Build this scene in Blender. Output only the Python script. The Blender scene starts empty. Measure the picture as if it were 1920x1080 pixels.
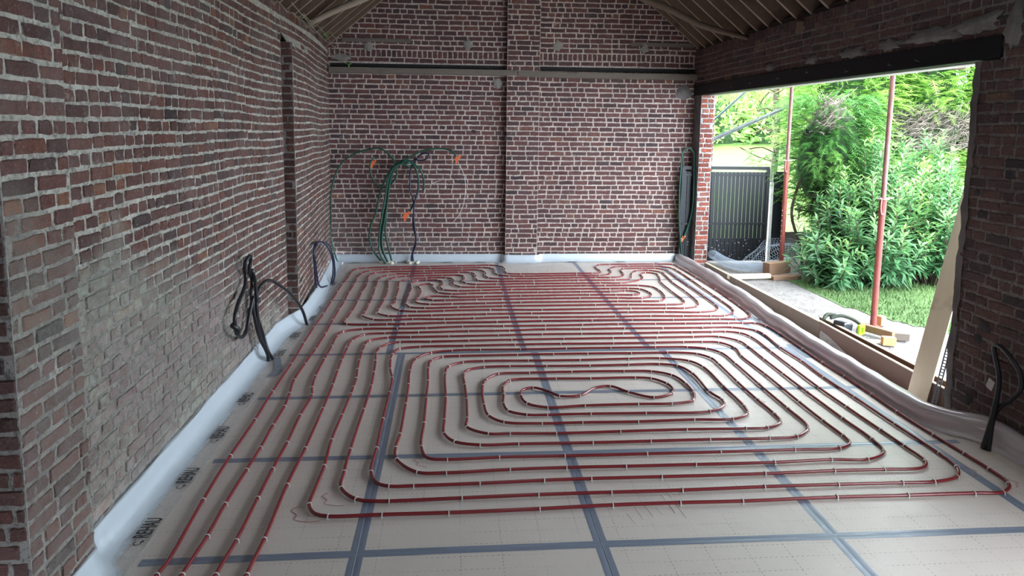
import bpy, bmesh, math, random
from mathutils import Vector, Matrix, noise as mnoise

C = bpy.context.scene.collection
sc = bpy.context.scene

# ------------------------------------------------------------------ camera
cam_d = bpy.data.cameras.new('camera'); cam = bpy.data.objects.new('camera', cam_d); C.objects.link(cam)
cam_d.sensor_width = 36.0; cam_d.lens = 1314.72 / 1920 * 36
cam_d.shift_y = -(540 - 405.22) / 1920
cam_d.clip_start = 0.05; cam_d.clip_end = 300
rt = Vector((0.996542, -0.082209, 0.012099)); up = Vector((-0.001566, 0.126988, 0.991903)); fw = Vector((0.08308, 0.988492, -0.12642))
cam.matrix_world = Matrix(((rt.x, up.x, -fw.x, 0), (rt.y, up.y, -fw.y, 0), (rt.z, up.z, -fw.z, 2.0483), (0, 0, 0, 1)))
sc.camera = cam

# ------------------------------------------------------------------ light and exposure
W = bpy.data.worlds.new('world'); sc.world = W; W.use_nodes = True
nt = W.node_tree; nt.nodes.clear()
wo = nt.nodes.new('ShaderNodeOutputWorld'); bg = nt.nodes.new('ShaderNodeBackground')
tc = nt.nodes.new('ShaderNodeTexCoord'); sx = nt.nodes.new('ShaderNodeSeparateXYZ'); cr = nt.nodes.new('ShaderNodeValToRGB')
nt.links.new(tc.outputs['Generated'], sx.inputs[0]); nt.links.new(sx.outputs['Z'], cr.inputs[0])
cr.color_ramp.elements[0].position = 0.0; cr.color_ramp.elements[0].color = (0.74, 0.87, 1.0, 1)
cr.color_ramp.elements[1].position = 0.7; cr.color_ramp.elements[1].color = (0.86, 0.94, 1.0, 1)
nt.links.new(cr.outputs[0], bg.inputs['Color']); bg.inputs['Strength'].default_value = 1.0
nt.links.new(bg.outputs[0], wo.inputs['Surface'])
sun_d = bpy.data.lights.new('sun', 'SUN'); sun_d.energy = 0.7; sun_d.angle = math.radians(25); sun_d.color = (1, 0.97, 0.9)
sun = bpy.data.objects.new('sun', sun_d); C.objects.link(sun)
sun.rotation_euler = Vector((0.35, 0.45, -0.82)).to_track_quat('-Z', 'Y').to_euler()
def portal(name, loc, rot, sx_, sy_):
    d = bpy.data.lights.new(name, 'AREA'); d.shape = 'RECTANGLE'; d.size = sx_; d.size_y = sy_
    d.cycles.is_portal = True
    o = bpy.data.objects.new(name, d); C.objects.link(o); o.location = loc; o.rotation_euler = rot
portal('sky_portal', (3.95, 7.5, 1.3), (0, math.radians(90), 0), 2.6, 5.7)
portal('sky_portal', (3.95, 1.65, 1.25), (0, math.radians(90), 0), 2.5, 1.6)  # sky through the added opening, out of view beside the camera
sc.view_settings.view_transform = 'Standard'; sc.view_settings.look = 'None'
sc.view_settings.exposure = 3.9; sc.view_settings.gamma = 1.0; sc.view_settings.use_curve_mapping = False

# ------------------------------------------------------------------ helpers
rnd = random.Random(7)
def link(o, parent=None):
    C.objects.link(o)
    if parent is not None: o.parent = parent
    return o
def meshobj(name, V, F, mats, parent=None, mi=None, smooth=False, col=None, mod=None):
    me = bpy.data.meshes.new(name); me.from_pydata([tuple(v) for v in V], [], F)
    for m in (mats if isinstance(mats, (list, tuple)) else [mats]): me.materials.append(m)
    if mi is not None: me.polygons.foreach_set('material_index', mi)
    if smooth: me.polygons.foreach_set('use_smooth', [True] * len(me.polygons))
    if col is not None:
        a = me.color_attributes.new('bc', 'FLOAT_COLOR', 'POINT'); a.data.foreach_set('color', [c for q in col for c in q])
    me.update()
    return link(bpy.data.objects.new(name, me), parent)
def tag(o, label=None, cat=None, group=None, kind=None):
    if label: o['label'] = label
    if cat: o['category'] = cat
    if group: o['group'] = group
    if kind: o['kind'] = kind
    return o
def empty(name, loc=(0, 0, 0), rz=0.0):
    o = bpy.data.objects.new(name, None); o.empty_display_size = 0.1
    o.location = loc; o.rotation_euler = (0, 0, rz); C.objects.link(o); return o
class MB:
    def __init__(s): s.V = []; s.F = []; s.M = []
    def box(s, c, d, R=None, m=0):
        c = Vector(c); n = len(s.V)
        for x in (-1, 1):
            for y in (-1, 1):
                for z in (-1, 1):
                    v = Vector((x * d[0] / 2, y * d[1] / 2, z * d[2] / 2))
                    if R is not None: v = R @ v
                    s.V.append(c + v)
        for f in ((0, 1, 3, 2), (4, 6, 7, 5), (0, 4, 5, 1), (2, 3, 7, 6), (0, 2, 6, 4), (1, 5, 7, 3)):
            s.F.append(tuple(n + i for i in f)); s.M.append(m)
    def beam(s, a, b, w, h, upv=(0, 0, 1), m=0):
        a = Vector(a); b = Vector(b); d = (b - a); L = d.length; d.normalize()
        side = d.cross(Vector(upv)).normalized(); u = side.cross(d).normalized()
        R = Matrix((d, side, u)).transposed()
        s.box((a + b) / 2, (L, w, h), R, m)
    def tube(s, pts, r, n=8, m=0, caps=True, rads=None):
        pts = [Vector(p) for p in pts]; base = len(s.V)
        T = []
        for i in range(len(pts)):
            a = pts[max(0, i - 1)]; b = pts[min(len(pts) - 1, i + 1)]; t = (b - a)
            T.append(t.normalized() if t.length > 1e-9 else Vector((0, 0, 1)))
        u = T[0].orthogonal().normalized()
        for i, p in enumerate(pts):
            u = (u - T[i] * u.dot(T[i]))
            u = u.normalized() if u.length > 1e-6 else T[i].orthogonal().normalized()
            w = T[i].cross(u); rr = rads[i] if rads else r
            for k in range(n):
                a = 2 * math.pi * k / n
                s.V.append(p + (u * math.cos(a) + w * math.sin(a)) * rr)
        for i in range(len(pts) - 1):
            for k in range(n):
                k2 = (k + 1) % n
                s.F.append((base + i * n + k, base + i * n + k2, base + (i + 1) * n + k2, base + (i + 1) * n + k)); s.M.append(m)
        if caps:
            s.F.append(tuple(base + k for k in range(n))[::-1]); s.M.append(m)
            e = base + (len(pts) - 1) * n; s.F.append(tuple(e + k for k in range(n))); s.M.append(m)
    def build(s, name, mats, parent=None, smooth=False, bevel=0):
        o = meshobj(name, s.V, s.F, mats, parent, s.M, smooth)
        if bevel:
            b = o.modifiers.new('bevel', 'BEVEL'); b.width = bevel; b.segments = 2; b.limit_method = 'ANGLE'
        return o
def spline(P, step=0.03, cyc=False):
    P = [Vector(p) for p in P]
    Q = [2 * P[0] - P[1]] + P + [2 * P[-1] - P[-2]]; out = []
    for i in range(1, len(Q) - 2):
        p0, p1, p2, p3 = Q[i - 1:i + 3]
        t0 = 0; t1 = t0 + max((p1 - p0).length, 1e-3) ** .5; t2 = t1 + max((p2 - p1).length, 1e-3) ** .5; t3 = t2 + max((p3 - p2).length, 1e-3) ** .5
        n = max(2, int((p2 - p1).length / step))
        for k in range(n):
            t = t1 + (t2 - t1) * k / n
            A1 = p0 * ((t1 - t) / (t1 - t0)) + p1 * ((t - t0) / (t1 - t0)); A2 = p1 * ((t2 - t) / (t2 - t1)) + p2 * ((t - t1) / (t2 - t1)); A3 = p2 * ((t3 - t) / (t3 - t2)) + p3 * ((t - t2) / (t3 - t2))
            B1 = A1 * ((t2 - t) / (t2 - t0)) + A2 * ((t - t0) / (t2 - t0)); B2 = A2 * ((t3 - t) / (t3 - t1)) + A3 * ((t - t1) / (t3 - t1))
            out.append(B1 * ((t2 - t) / (t2 - t1)) + B2 * ((t - t1) / (t2 - t1)))
    out.append(P[-1]); return out

# ------------------------------------------------------------------ materials
class NT:
    def __init__(s, name):
        s.m = bpy.data.materials.new(name); s.m.use_nodes = True; s.t = s.m.node_tree; s.t.nodes.clear()
        s.o = s.t.nodes.new('ShaderNodeOutputMaterial'); s.b = s.t.nodes.new('ShaderNodeBsdfPrincipled')
        s.t.links.new(s.b.outputs[0], s.o.inputs['Surface']); s.tc = s.t.nodes.new('ShaderNodeTexCoord')
    def L(s, a, b): s.t.links.new(a, b)
    def noise(s, scale, detail=4, rough=0.6, vec=None, dist=0.0):
        n = s.t.nodes.new('ShaderNodeTexNoise'); n.inputs['Scale'].default_value = scale; n.inputs['Detail'].default_value = detail
        n.inputs['Roughness'].default_value = rough; n.inputs['Distortion'].default_value = dist
        s.L(vec or s.tc.outputs['Object'], n.inputs['Vector']); return n.outputs['Fac']
    def ramp(s, inp, stops, const=False):
        r = s.t.nodes.new('ShaderNodeValToRGB'); e = r.color_ramp.elements
        while len(e) < len(stops): e.new(0.5)
        for i, (p, c) in enumerate(stops): e[i].position = p; e[i].color = (*c, 1) if len(c) == 3 else c
        if const: r.color_ramp.interpolation = 'CONSTANT'
        s.L(inp, r.inputs[0]); return r.outputs[0]
    def mix(s, f, a, b, mode='MIX'):
        n = s.t.nodes.new('ShaderNodeMix'); n.data_type = 'RGBA'; n.blend_type = mode
        for idx, v in ((0, f), (6, a), (7, b)):
            if isinstance(v, (int, float)): n.inputs[idx].default_value = v
            elif isinstance(v, tuple): n.inputs[idx].default_value = (*v, 1)
            else: s.L(v, n.inputs[idx])
        return n.outputs[2]
    def math(s, op, a, b=0.0, c=None, clamp=False):
        n = s.t.nodes.new('ShaderNodeMath'); n.operation = op; n.use_clamp = clamp
        for i, v in enumerate((a, b) if c is None else (a, b, c)):
            if isinstance(v, (int, float)): n.inputs[i].default_value = v
            else: s.L(v, n.inputs[i])
        return n.outputs[0]
    def sepc(s, inp):
        n = s.t.nodes.new('ShaderNodeSeparateColor'); s.L(inp, n.inputs[0]); return n.outputs
    def sepx(s, inp=None):
        n = s.t.nodes.new('ShaderNodeSeparateXYZ'); s.L(inp or s.tc.outputs['Object'], n.inputs[0]); return n.outputs
    def set(s, **k):
        for n, v in k.items():
            i = s.b.inputs[n.replace('_', ' ')]
            if isinstance(v, (int, float)): i.default_value = v
            elif isinstance(v, tuple): i.default_value = (*v, 1) if len(v) == 3 else v
            else: s.L(v, i)
    def bump(s, h, strength=0.5, dist=0.01):
        b = s.t.nodes.new('ShaderNodeBump'); b.inputs['Strength'].default_value = strength; b.inputs['Distance'].default_value = dist
        s.L(h, b.inputs['Height']); s.L(b.outputs[0], s.b.inputs['Normal'])
def plain(name, col, rough=0.6, metal=0.0, var=0.15, scale=12, bump=0.0, spec=None):
    n = NT(name); f = n.noise(scale)
    a = tuple(c * (1 - var) for c in col); b = tuple(min(1, c * (1 + var)) for c in col)
    n.set(Base_Color=n.ramp(f, [(0.3, a), (0.7, b)]), Roughness=rough, Metallic=metal)
    if spec is not None: n.set(Specular_IOR_Level=spec)
    if bump: n.bump(n.noise(scale * 4), bump, 0.01)
    return n.m
def brickmat(name, smear, palette, mortar, wash=None, dirt=0.35):
    """brick faces with mortar smeared over their edges; wash(n) gives a mask of old limewash"""
    n = NT(name)
    at = n.t.nodes.new('ShaderNodeAttribute'); at.attribute_name = 'bc'; r, g, b = n.sepc(at.outputs['Color'])[:3]
    base = n.ramp(r, palette)
    mot = n.noise(28, 6, 0.7); base = n.mix(n.math('MULTIPLY', n.ramp(mot, [(0.42, (0, 0, 0)), (0.68, (1, 1, 1))]), 0.6), base, (0.050, 0.034, 0.034)); base = n.mix(n.math('MULTIPLY', n.ramp(n.noise(75, 5, 0.75), [(0.5, (0, 0, 0)), (0.7, (1, 1, 1))]), 0.30), base, tuple(c * 0.7 for c in mortar))
    base = n.mix(n.math('MULTIPLY', g, 0.30), base, (0.15, 0.10, 0.095))
    f1 = n.noise(9, 6, 0.7); f2 = n.noise(60, 4, 0.7)
    ms = n.math('ADD', n.math('MULTIPLY', b, 0.16), n.math('ADD', n.math('MULTIPLY', f1, 0.75), n.math('MULTIPLY', f2, 0.35)))
    mk = n.ramp(ms, [(0.86 - smear, (0, 0, 0)), (0.98 - smear, (1, 1, 1))])
    mcol = n.mix(n.noise(3.0, 4), tuple(c * 0.75 for c in mortar), tuple(min(1, c * 1.15) for c in mortar))
    colr = n.mix(n.math('MULTIPLY', mk, 0.75), base, mcol)
    if wash: colr = wash(n, colr)
    n.set(Base_Color=colr, Roughness=0.9, Specular_IOR_Level=0.25)
    n.bump(n.math('ADD', n.noise(45, 6, 0.7), n.math('MULTIPLY', n.noise(160, 3), 0.4)), 1.0, 0.016)
    return n.m
def mortarmat(name, mortar, wash=None):
    n = NT(name); c = n.mix(n.noise(4, 5), tuple(v * 0.62 for v in mortar), tuple(min(1, v * 1.2) for v in mortar))
    c = n.mix(n.ramp(n.noise(35, 5, 0.7), [(0.38, (0.75, 0.75, 0.75)), (0.5, (0, 0, 0))]), c, tuple(v * 0.25 for v in mortar))
    if wash: c = wash(n, c)
    n.set(Base_Color=c, Roughness=0.95, Specular_IOR_Level=0.2)
    n.bump(n.math('ADD', n.noise(30, 6, 0.7), n.noise(110, 4)), 0.9, 0.012)
    return n.m

# ------------------------------------------------------------------ the shell
XR = 3.66; YB = 10.6; EAVE = 3.22; RX = 0.97; SL = 0.83     # right wall, far wall, wall top, ridge, roof slope
def r_of(n):
    at = n.t.nodes.new('ShaderNodeAttribute'); at.attribute_name = 'bc'; return n.sepc(at.outputs['Color'])[1]
def wash_left(n, c):
    # old limewash and lichen low on the left wall, its patch has its own ragged outline
    o = n.sepx(); y = o['Y']; z = o['Z']
    e = n.math('ADD', z, n.math('MULTIPLY', n.math('SUBTRACT', n.noise(1.3, 5), 0.5), 1.3))
    lim = n.math('SUBTRACT', 1.75, n.math('MULTIPLY', n.math('SUBTRACT', y, 3.0), 0.36))
    m1 = n.math('MULTIPLY', n.math('SUBTRACT', lim, e), 3.0, clamp=True)
    m1 = n.math('MULTIPLY', m1, n.math('ADD', 0.35, n.math('MULTIPLY', n.math('SUBTRACT', y, 3.1), 6.0, clamp=True), clamp=True))
    nz = n.ramp(n.noise(14, 6, 0.75), [(0.36, (0, 0, 0)), (0.6, (1, 1, 1))])
    m = n.math('MULTIPLY', m1, n.math('ADD', n.math('MULTIPLY', nz, 0.45), 0.33))
    wc = n.mix(n.ramp(n.noise(1.1, 3), [(0.4, (0, 0, 0)), (0.62, (1, 1, 1))]), (0.52, 0.56, 0.47), (0.52, 0.43, 0.41)); wc = n.mix(n.math('MULTIPLY', r_of(n), 0.45), wc, (0.20, 0.15, 0.145))
    c = n.mix(m, c, wc)
    # a general grey bloom over the rest
    gb = n.math('MULTIPLY', n.ramp(n.noise(2.2, 6, 0.7), [(0.42, (0, 0, 0)), (0.75, (1, 1, 1))]), 0.45)
    return n.mix(gb, c, (0.27, 0.24, 0.23))
def wash_leftm(n, c):
    c = n.mix(n.math('MULTIPLY', n.ramp(n.noise(7, 6, 0.75), [(0.42, (0, 0, 0)), (0.6, (1, 1, 1))]), 0.45), c, (0.20, 0.18, 0.16))
    o = n.sepx(); y = o['Y']; z = o['Z']
    e = n.math('ADD', z, n.math('MULTIPLY', n.math('SUBTRACT', n.noise(1.3, 5), 0.5), 1.3))
    m = n.math('MULTIPLY', n.math('SUBTRACT', n.math('SUBTRACT', 1.75, n.math('MULTIPLY', n.math('SUBTRACT', y, 3.0), 0.36)), e), 3.0, clamp=True)
    dk = n.ramp(n.noise(9, 6, 0.75), [(0.35, (0.55, 0.55, 0.55)), (0.62, (1, 1, 1))])
    return n.mix(n.math('MULTIPLY', n.math('MULTIPLY', m, 0.75), dk), c, (0.17, 0.16, 0.145))
M_dbr = None
def wash_far(n, c):
    o = n.sepx(); x = o['X']; z = o['Z']
    e = n.math('ADD', z, n.math('MULTIPLY', n.math('SUBTRACT', n.noise(1.6, 5), 0.5), 1.5))
    lim = n.math('SUBTRACT', 0.85, n.math('MULTIPLY', n.math('ADD', x, 1.8), 0.22))
    m = n.math('MULTIPLY', n.math('MULTIPLY', n.math('SUBTRACT', lim, e), 2.5, clamp=True), 0.55)
    m = n.math('MULTIPLY', m, n.ramp(n.noise(11, 6, 0.75), [(0.35, (0, 0, 0)), (0.6, (1, 1, 1))]))
    c = n.mix(m, c, (0.24, 0.21, 0.21))
    # soot bands under the old rail
    gb = n.math('MULTIPLY', n.ramp(n.noise(1.5, 6, 0.7), [(0.45, (0, 0, 0)), (0.8, (1, 1, 1))]), 0.4)
    return n.mix(gb, c, (0.15, 0.12, 0.12))
PAL = [(0.0, (0.070, 0.040, 0.042)), (0.08, (0.125, 0.052, 0.047)), (0.3, (0.170, 0.062, 0.054)), (0.55, (0.205, 0.072, 0.060)), (0.8, (0.23, 0.078, 0.062)), (0.96, (0.26, 0.09, 0.066)), (0.995, (0.36, 0.13, 0.07)), (1.0, (0.40, 0.16, 0.09))]
PALF = [(p, (c[0] * 0.86, c[1] * 0.98, c[2] * 1.12)) for p, c in PAL]
PALL = [(p, (c[0] * 0.90, c[1] * 1.0, c[2] * 0.98)) for p, c in PAL]
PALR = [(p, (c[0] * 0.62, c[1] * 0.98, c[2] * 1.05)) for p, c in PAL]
PALN = [(0.0, (0.22, 0.055, 0.04)), (0.5, (0.40, 0.09, 0.055)), (0.85, (0.50, 0.13, 0.08)), (1.0, (0.30, 0.20, 0.18))]
M_bl = brickmat('old_brick_left', 0.225, PALL, (0.52, 0.49, 0.42), wash_left)
M_ml = mortarmat('lime_mortar_left', (0.66, 0.63, 0.56), wash_leftm)
M_bf = brickmat('old_brick_far', 0.215, PALF, (0.48, 0.40, 0.36), wash_far)
M_mf = mortarmat('lime_mortar_far', (0.74, 0.62, 0.56))
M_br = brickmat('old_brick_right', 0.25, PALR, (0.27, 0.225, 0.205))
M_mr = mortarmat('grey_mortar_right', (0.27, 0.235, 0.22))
M_bn = brickmat('new_red_brick', 0.06, PALN, (0.5, 0.47, 0.45))
M_mn = mortarmat('pale_mortar', (0.6, 0.57, 0.54))
M_cem = plain('cement_patch', (0.30, 0.275, 0.25), 0.95, 0, 0.25, 7, 0.8)
M_cemd = plain('dark_cement', (0.16, 0.145, 0.135), 0.95, 0, 0.3, 7, 0.8)
M_dark = plain('dark_fill', (0.03, 0.027, 0.027), 0.9, 0, 0.3, 9, 0.4)  # near-black for wall backing and for shade painted in holes and recess

CH = 0.0735
def bricks(P, W, z0, z1, hole, seed, joint=0.013, stretch=0.5, wob=0.006, prot=0.007, row_tall=None, zoff=0.0, ph=0.0):
    """P(u, z, h) -> point; returns V, F, MI, COL of mortar sheet (0) and brick pillows (1)"""
    r = random.Random(seed); V = []; F = []; MI = []; COL = []
    nu = max(1, int(W / 0.15)); nz = max(1, int((z1 - z0) / 0.15))
    for j in range(nz + 1):
        for i in range(nu + 1):
            V.append(P(W * i / nu, z0 + (z1 - z0) * j / nz, 0)); COL.append((0, 0, 0, 1))
    for j in range(nz):
        for i in range(nu):
            if hole(W * (i + .5) / nu, z0 + (z1 - z0) * (j + .5) / nz, True): continue
            a = j * (nu + 1) + i; F.append((a, a + 1, a + nu + 2, a + nu + 1)); MI.append(0)
    z = z0 + zoff; row = 0
    while z < z1 - 0.02:
        h = CH; tall = row_tall and row_tall(z)
        if tall: h = CH * 1.55
        kind_s = (row + int(ph)) % 2 == 0 if not tall else False
        u = -r.random() * 0.2
        while u < W - 0.01:
            if tall: L = 0.062 + joint
            else:
                s = r.random() < (0.82 if kind_s else (1 - 0.82)) * 2 * stretch if stretch < 0.5 else r.random() < (0.82 if kind_s else 0.22 + (stretch - 0.5))
                L = (0.205 if s else 0.098) * r.uniform(0.92, 1.07) + joint
            a = max(0.004, u); b = min(W - 0.004, u + L - joint); u0 = u; u += L
            if b - a < 0.03: continue
            zc = z + h / 2; uc = (a + b) / 2
            if zc > z1 or hole(uc, zc, False): continue
            dz = wob * (math.sin(1.3 * uc + seed + z * .7) + 0.7 * math.sin(3.3 * uc + 2 * seed + z * 2) + r.uniform(-.35, .35))
            tilt = r.uniform(-.012, .012); hh = prot * r.uniform(0.35, 1.4)
            r.random()
            jt = r.uniform(-0.002, 0.002)
            za = z + joint / 2 + jt; zb = z + h - joint / 2 + r.uniform(-0.003, 0.002)
            n0 = len(V); us = [0, 0.006, (b - a) * .36, (b - a) * .66, b - a - 0.006, b - a]; vs = [0, 0.006, (zb - za) * .5, zb - za - 0.006, zb - za]; NU = 6; NV = 5
            rv = r.random(); col = (rv, r.random(), 0, 1)
            for q, dv in enumerate(vs):
                for p, du in enumerate(us):
                    edge = q in (0, NV - 1) or p in (0, NU - 1)
                    jx = r.uniform(-.0045, .0045); jy = r.uniform(-.0042, .0042)
                    if (q in (0, NV - 1)) and (p in (0, NU - 1)):
                        jx += 0.004 * (1 if p == 0 else -1); jy += 0.003 * (1 if q == 0 else -1)
                    hz = -0.003 if edge else hh + r.uniform(-.0026, .0026)
                    uu = a + du + jx
                    uu = min(max(uu, 0.0), W)
                    V.append(P(uu, za + dv + jy + dz + tilt * (du - (b - a) / 2), hz)); COL.append((col[0], col[1], 1.0 if edge else 0.0, 1))
            for q in range(NV - 1):
                for p in range(NU - 1):
                    k = n0 + q * NU + p; F.append((k, k + 1, k + NU + 1, k + NU)); MI.append(1)
        z += h; row += 1
    return V, F, MI, COL
def wallmesh(parts, name, mats, parent=None):
    V = []; F = []; MI = []; COL = []
    for v, f, mi, c in parts:
        n = len(V); V += v; F += [tuple(i + n for i in q) for q in f]; MI += mi; COL += c
    return meshobj(name, V, F, mats, parent, MI, False, COL)
NOH = lambda u, z, m: False

# left wall: near pier, long recessed panel, then a thicker stretch that tapers to the far corner
def stepx(y, z):
    base = -1.605 - (y - 7.3) / 3.3 * 0.225
    t = min(1, max(0, (z - 2.78) / 0.16)); k = max(0.0, 1 - (y - 7.3) / 1.6)
    return base - t * k * 0.115
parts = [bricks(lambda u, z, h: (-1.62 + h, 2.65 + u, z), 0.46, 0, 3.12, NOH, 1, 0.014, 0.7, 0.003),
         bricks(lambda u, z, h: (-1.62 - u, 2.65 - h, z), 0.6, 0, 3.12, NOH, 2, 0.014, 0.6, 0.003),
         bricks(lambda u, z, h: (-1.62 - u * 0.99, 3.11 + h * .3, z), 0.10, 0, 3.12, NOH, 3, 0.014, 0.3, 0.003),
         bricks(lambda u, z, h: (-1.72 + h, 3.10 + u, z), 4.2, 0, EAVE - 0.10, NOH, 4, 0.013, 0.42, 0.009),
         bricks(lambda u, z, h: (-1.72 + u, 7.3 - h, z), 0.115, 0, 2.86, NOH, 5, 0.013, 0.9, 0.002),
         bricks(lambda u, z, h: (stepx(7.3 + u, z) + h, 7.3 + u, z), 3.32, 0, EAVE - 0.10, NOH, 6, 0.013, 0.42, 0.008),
         bricks(lambda u, z, h: (-1.73 + h + u * 0.0, 3.10 + u, z), 4.2, EAVE - 0.10, EAVE, NOH, 7, 0.012, 0.4, 0.002, 0.012, lambda z: True),
         bricks(lambda u, z, h: (stepx(7.3 + u, 3.1) + h, 7.3 + u, z), 3.32, EAVE - 0.10, EAVE, NOH, 8, 0.012, 0.4, 0.002, 0.012, lambda z: True)]
for pi in (1, 2, 4):                      # reveals of the piers: less mortar smear, shade put into darker colours
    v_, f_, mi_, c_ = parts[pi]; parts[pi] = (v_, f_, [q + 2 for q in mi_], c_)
wl = wallmesh(parts, 'wall_left', [M_ml, M_bl, mortarmat('shaded_pier_mortar', (0.30, 0.27, 0.25)), brickmat('shaded_pier_brick', 0.05, [(p, tuple(v * .62 for v in c)) for p, c in PALL], (0.30, 0.27, 0.25))]); tag(wl, kind='structure')
ml = MB(); ml.box((-1.86, 5.0, EAVE / 2 - 0.05), (0.24, 4.6, EAVE)); ml.box((-2.0, 9.0, EAVE / 2 - 0.05), (0.28, 3.5, EAVE)); ml.box((-1.95, 0.5, 1.6), (0.3, 4.3, 3.4))
tag(ml.build('wall_left', M_dark), kind='structure')

# far wall with gable, pilaster, rail groove
def gable(u, z, m):
    x = -2.0 + u
    top = EAVE + SL * (2.69 - abs(x - RX)) + 0.16
    if z > top: return True
    if 2.885 < z < 2.945 and not (0.785 < x < 1.275): return not m
    return False
soldier = lambda z: 3.0 < z < 3.07
far_parts = [bricks(lambda u, z, h: (-2.0 + u, YB - h, z), 6.0, 0, 2.80, gable, 11, 0.0125, 0.52, 0.003, 0.006),
             bricks(lambda u, z, h: (-2.0 + u, YB - h, z), 6.0, 2.80, 5.45, gable, 12, 0.0125, 0.52, 0.003, 0.006, soldier, zoff=0.012),
             bricks(lambda u, z, h: (0.785 + u, YB - 0.11 - h, z), 0.485, 0, 5.4, NOH, 13, 0.0125, 0.9, 0.001, 0.006),
             bricks(lambda u, z, h: (0.785 - h, YB - u, z), 0.11, 0, 5.4, NOH, 14, 0.0125, 0.2, 0.001, 0.004),
             bricks(lambda u, z, h: (1.27 + h, YB - 0.11 + u, z), 0.11, 0, 5.4, NOH, 15, 0.0125, 0.2, 0.001, 0.004)]
wf = wallmesh(far_parts, 'wall_far', [M_mf, M_bf]); tag(wf, kind='structure')
mb = MB(); mb.box((0.93, YB + 0.15, 1.6), (6.0, 0.26, 3.2))
for i in range(24):
    x = -1.95 + 5.9 * i / 23.5; t = EAVE + SL * (2.69 - abs(x - RX)); mb.box((x + .06, YB + 0.15, (3.3 + t) / 2), (0.26, 0.26, max(0.05, t - 2.9)))
mb.box((-2.34, YB + .12, 3.0), (0.9, 0.3, 1.2)); mb.box((4.1, YB + .12, 3.25), (0.85, 0.3, 0.9))
tag(mb.build('wall_far', M_dark), kind='structure')
def patch(name, cx, cz, rx, rz, P, seed, mat=M_cem, th=0.012, parent=None, stretchn=18):
    r = random.Random(seed); n = stretchn; V = [P(cx, cz, th)]; F = []; a0 = r.random() * 6
    for ring, (k, hh) in enumerate(((0.75, th), (1.0, -0.002))):
        for i in range(n):
            a = 2 * math.pi * i / n; q = k * (0.55 + 0.55 * r.random())
            V.append(P(cx + rx * q * math.cos(a), cz + rz * q * math.sin(a), hh))
    for i in range(n):
        j = (i + 1) % n; F.append((0, 1 + i, 1 + j)); F.append((1 + i, 1 + n + i, 1 + n + j, 1 + j))
    return meshobj(name, V, F, mat, parent, smooth=True)
PF = lambda u, z, h: (u, YB - 0.006 - h, z)
for i, (x, z) in enumerate(((-1.24, 3.18), (0.21, 3.24), (1.55, 3.26), (2.86, 3.25))):
    patch('mortar_patch', x, z, 0.085, 0.09, PF, 40 + i, parent=wf)
patch('mortar_patch', -1.62, 3.02, 0.16, 0.07, PF, 47, parent=wf)
patch('mortar_patch', 3.5, 2.6, 0.14, 0.16, PF, 48, plain('dark_cement', (0.16, 0.14, 0.135), 0.95, 0, 0.25, 7, 0.6), parent=wf)
patch('mortar_patch', 0.66, 2.68, 0.09, 0.09, PF, 49, parent=wf)
patch('mortar_patch', 0.30, 1.97, 0.04, 0.03, PF, 51, M_dark, 0.004, parent=wf)

# right wall: short far return, head over the opening, near pier; the opening is 2.54 m high
OY0, OY1, OZ = 4.74, 10.30, 2.54
def rhole(u, z, m):
    y = 1.0 + u
    return OY0 < y < OY1 and z < OZ + 0.15
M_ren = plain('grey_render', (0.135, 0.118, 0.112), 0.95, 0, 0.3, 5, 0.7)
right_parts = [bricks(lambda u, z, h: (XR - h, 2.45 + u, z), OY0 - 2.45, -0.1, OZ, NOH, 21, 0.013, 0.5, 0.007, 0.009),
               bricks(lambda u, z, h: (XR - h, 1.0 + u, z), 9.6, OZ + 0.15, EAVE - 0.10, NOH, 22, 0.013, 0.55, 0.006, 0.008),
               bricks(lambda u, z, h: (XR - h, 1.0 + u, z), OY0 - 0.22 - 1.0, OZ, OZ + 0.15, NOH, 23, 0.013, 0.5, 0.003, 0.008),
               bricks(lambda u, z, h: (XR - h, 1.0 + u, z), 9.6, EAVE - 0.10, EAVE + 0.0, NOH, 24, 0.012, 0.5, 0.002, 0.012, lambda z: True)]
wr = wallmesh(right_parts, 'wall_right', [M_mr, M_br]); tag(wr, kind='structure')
m = MB(); m.box((XR + 0.115, (2.45 + OY0) / 2, 1.2), (0.20, OY0 - 2.45 - 0.01, 2.66)); m.box((XR + 0.115, 5.8, 2.955), (0.20, 9.6, 0.52))
m.box((XR + 0.11, 1.0 + (OY0 - 1.22) / 2, 2.6), (0.2, OY0 - 1.22, 0.2))
tag(m.build('wall_right', M_ren), kind='structure')
# rendered strip between the far corner and the opening, with a ragged rounded arris
m = MB(); m.box((XR + 0.105, (OY1 + YB) / 2 + 0.01, 1.25), (0.20, YB - OY1 - 0.02, 2.7)); tag(m.build('wall_right', M_ren, bevel=0.01), kind='structure')
# near arris of the opening: rough rendered edge
V = []; F = []; r = random.Random(5); nz = 36
for j in range(nz + 1):
    z = -0.1 + 2.64 * j / nz
    for k, (x, y) in enumerate(((XR - 0.012, OY0 - 0.07), (XR - 0.02, OY0 - 0.015), (XR + 0.01, OY0 + 0.012), (XR + 0.06, OY0 + 0.02), (XR + 0.2, OY0 + 0.02))):
        V.append((x + r.uniform(-.006, .006), y + r.uniform(-.012, .012) * (1 if k < 4 else 0), z))
for j in range(nz):
    for k in range(4): a = j * 5 + k; F.append((a, a + 5, a + 6, a + 1))
tag(meshobj('trim_1', V, F, M_ren, smooth=True), kind='structure')
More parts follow.
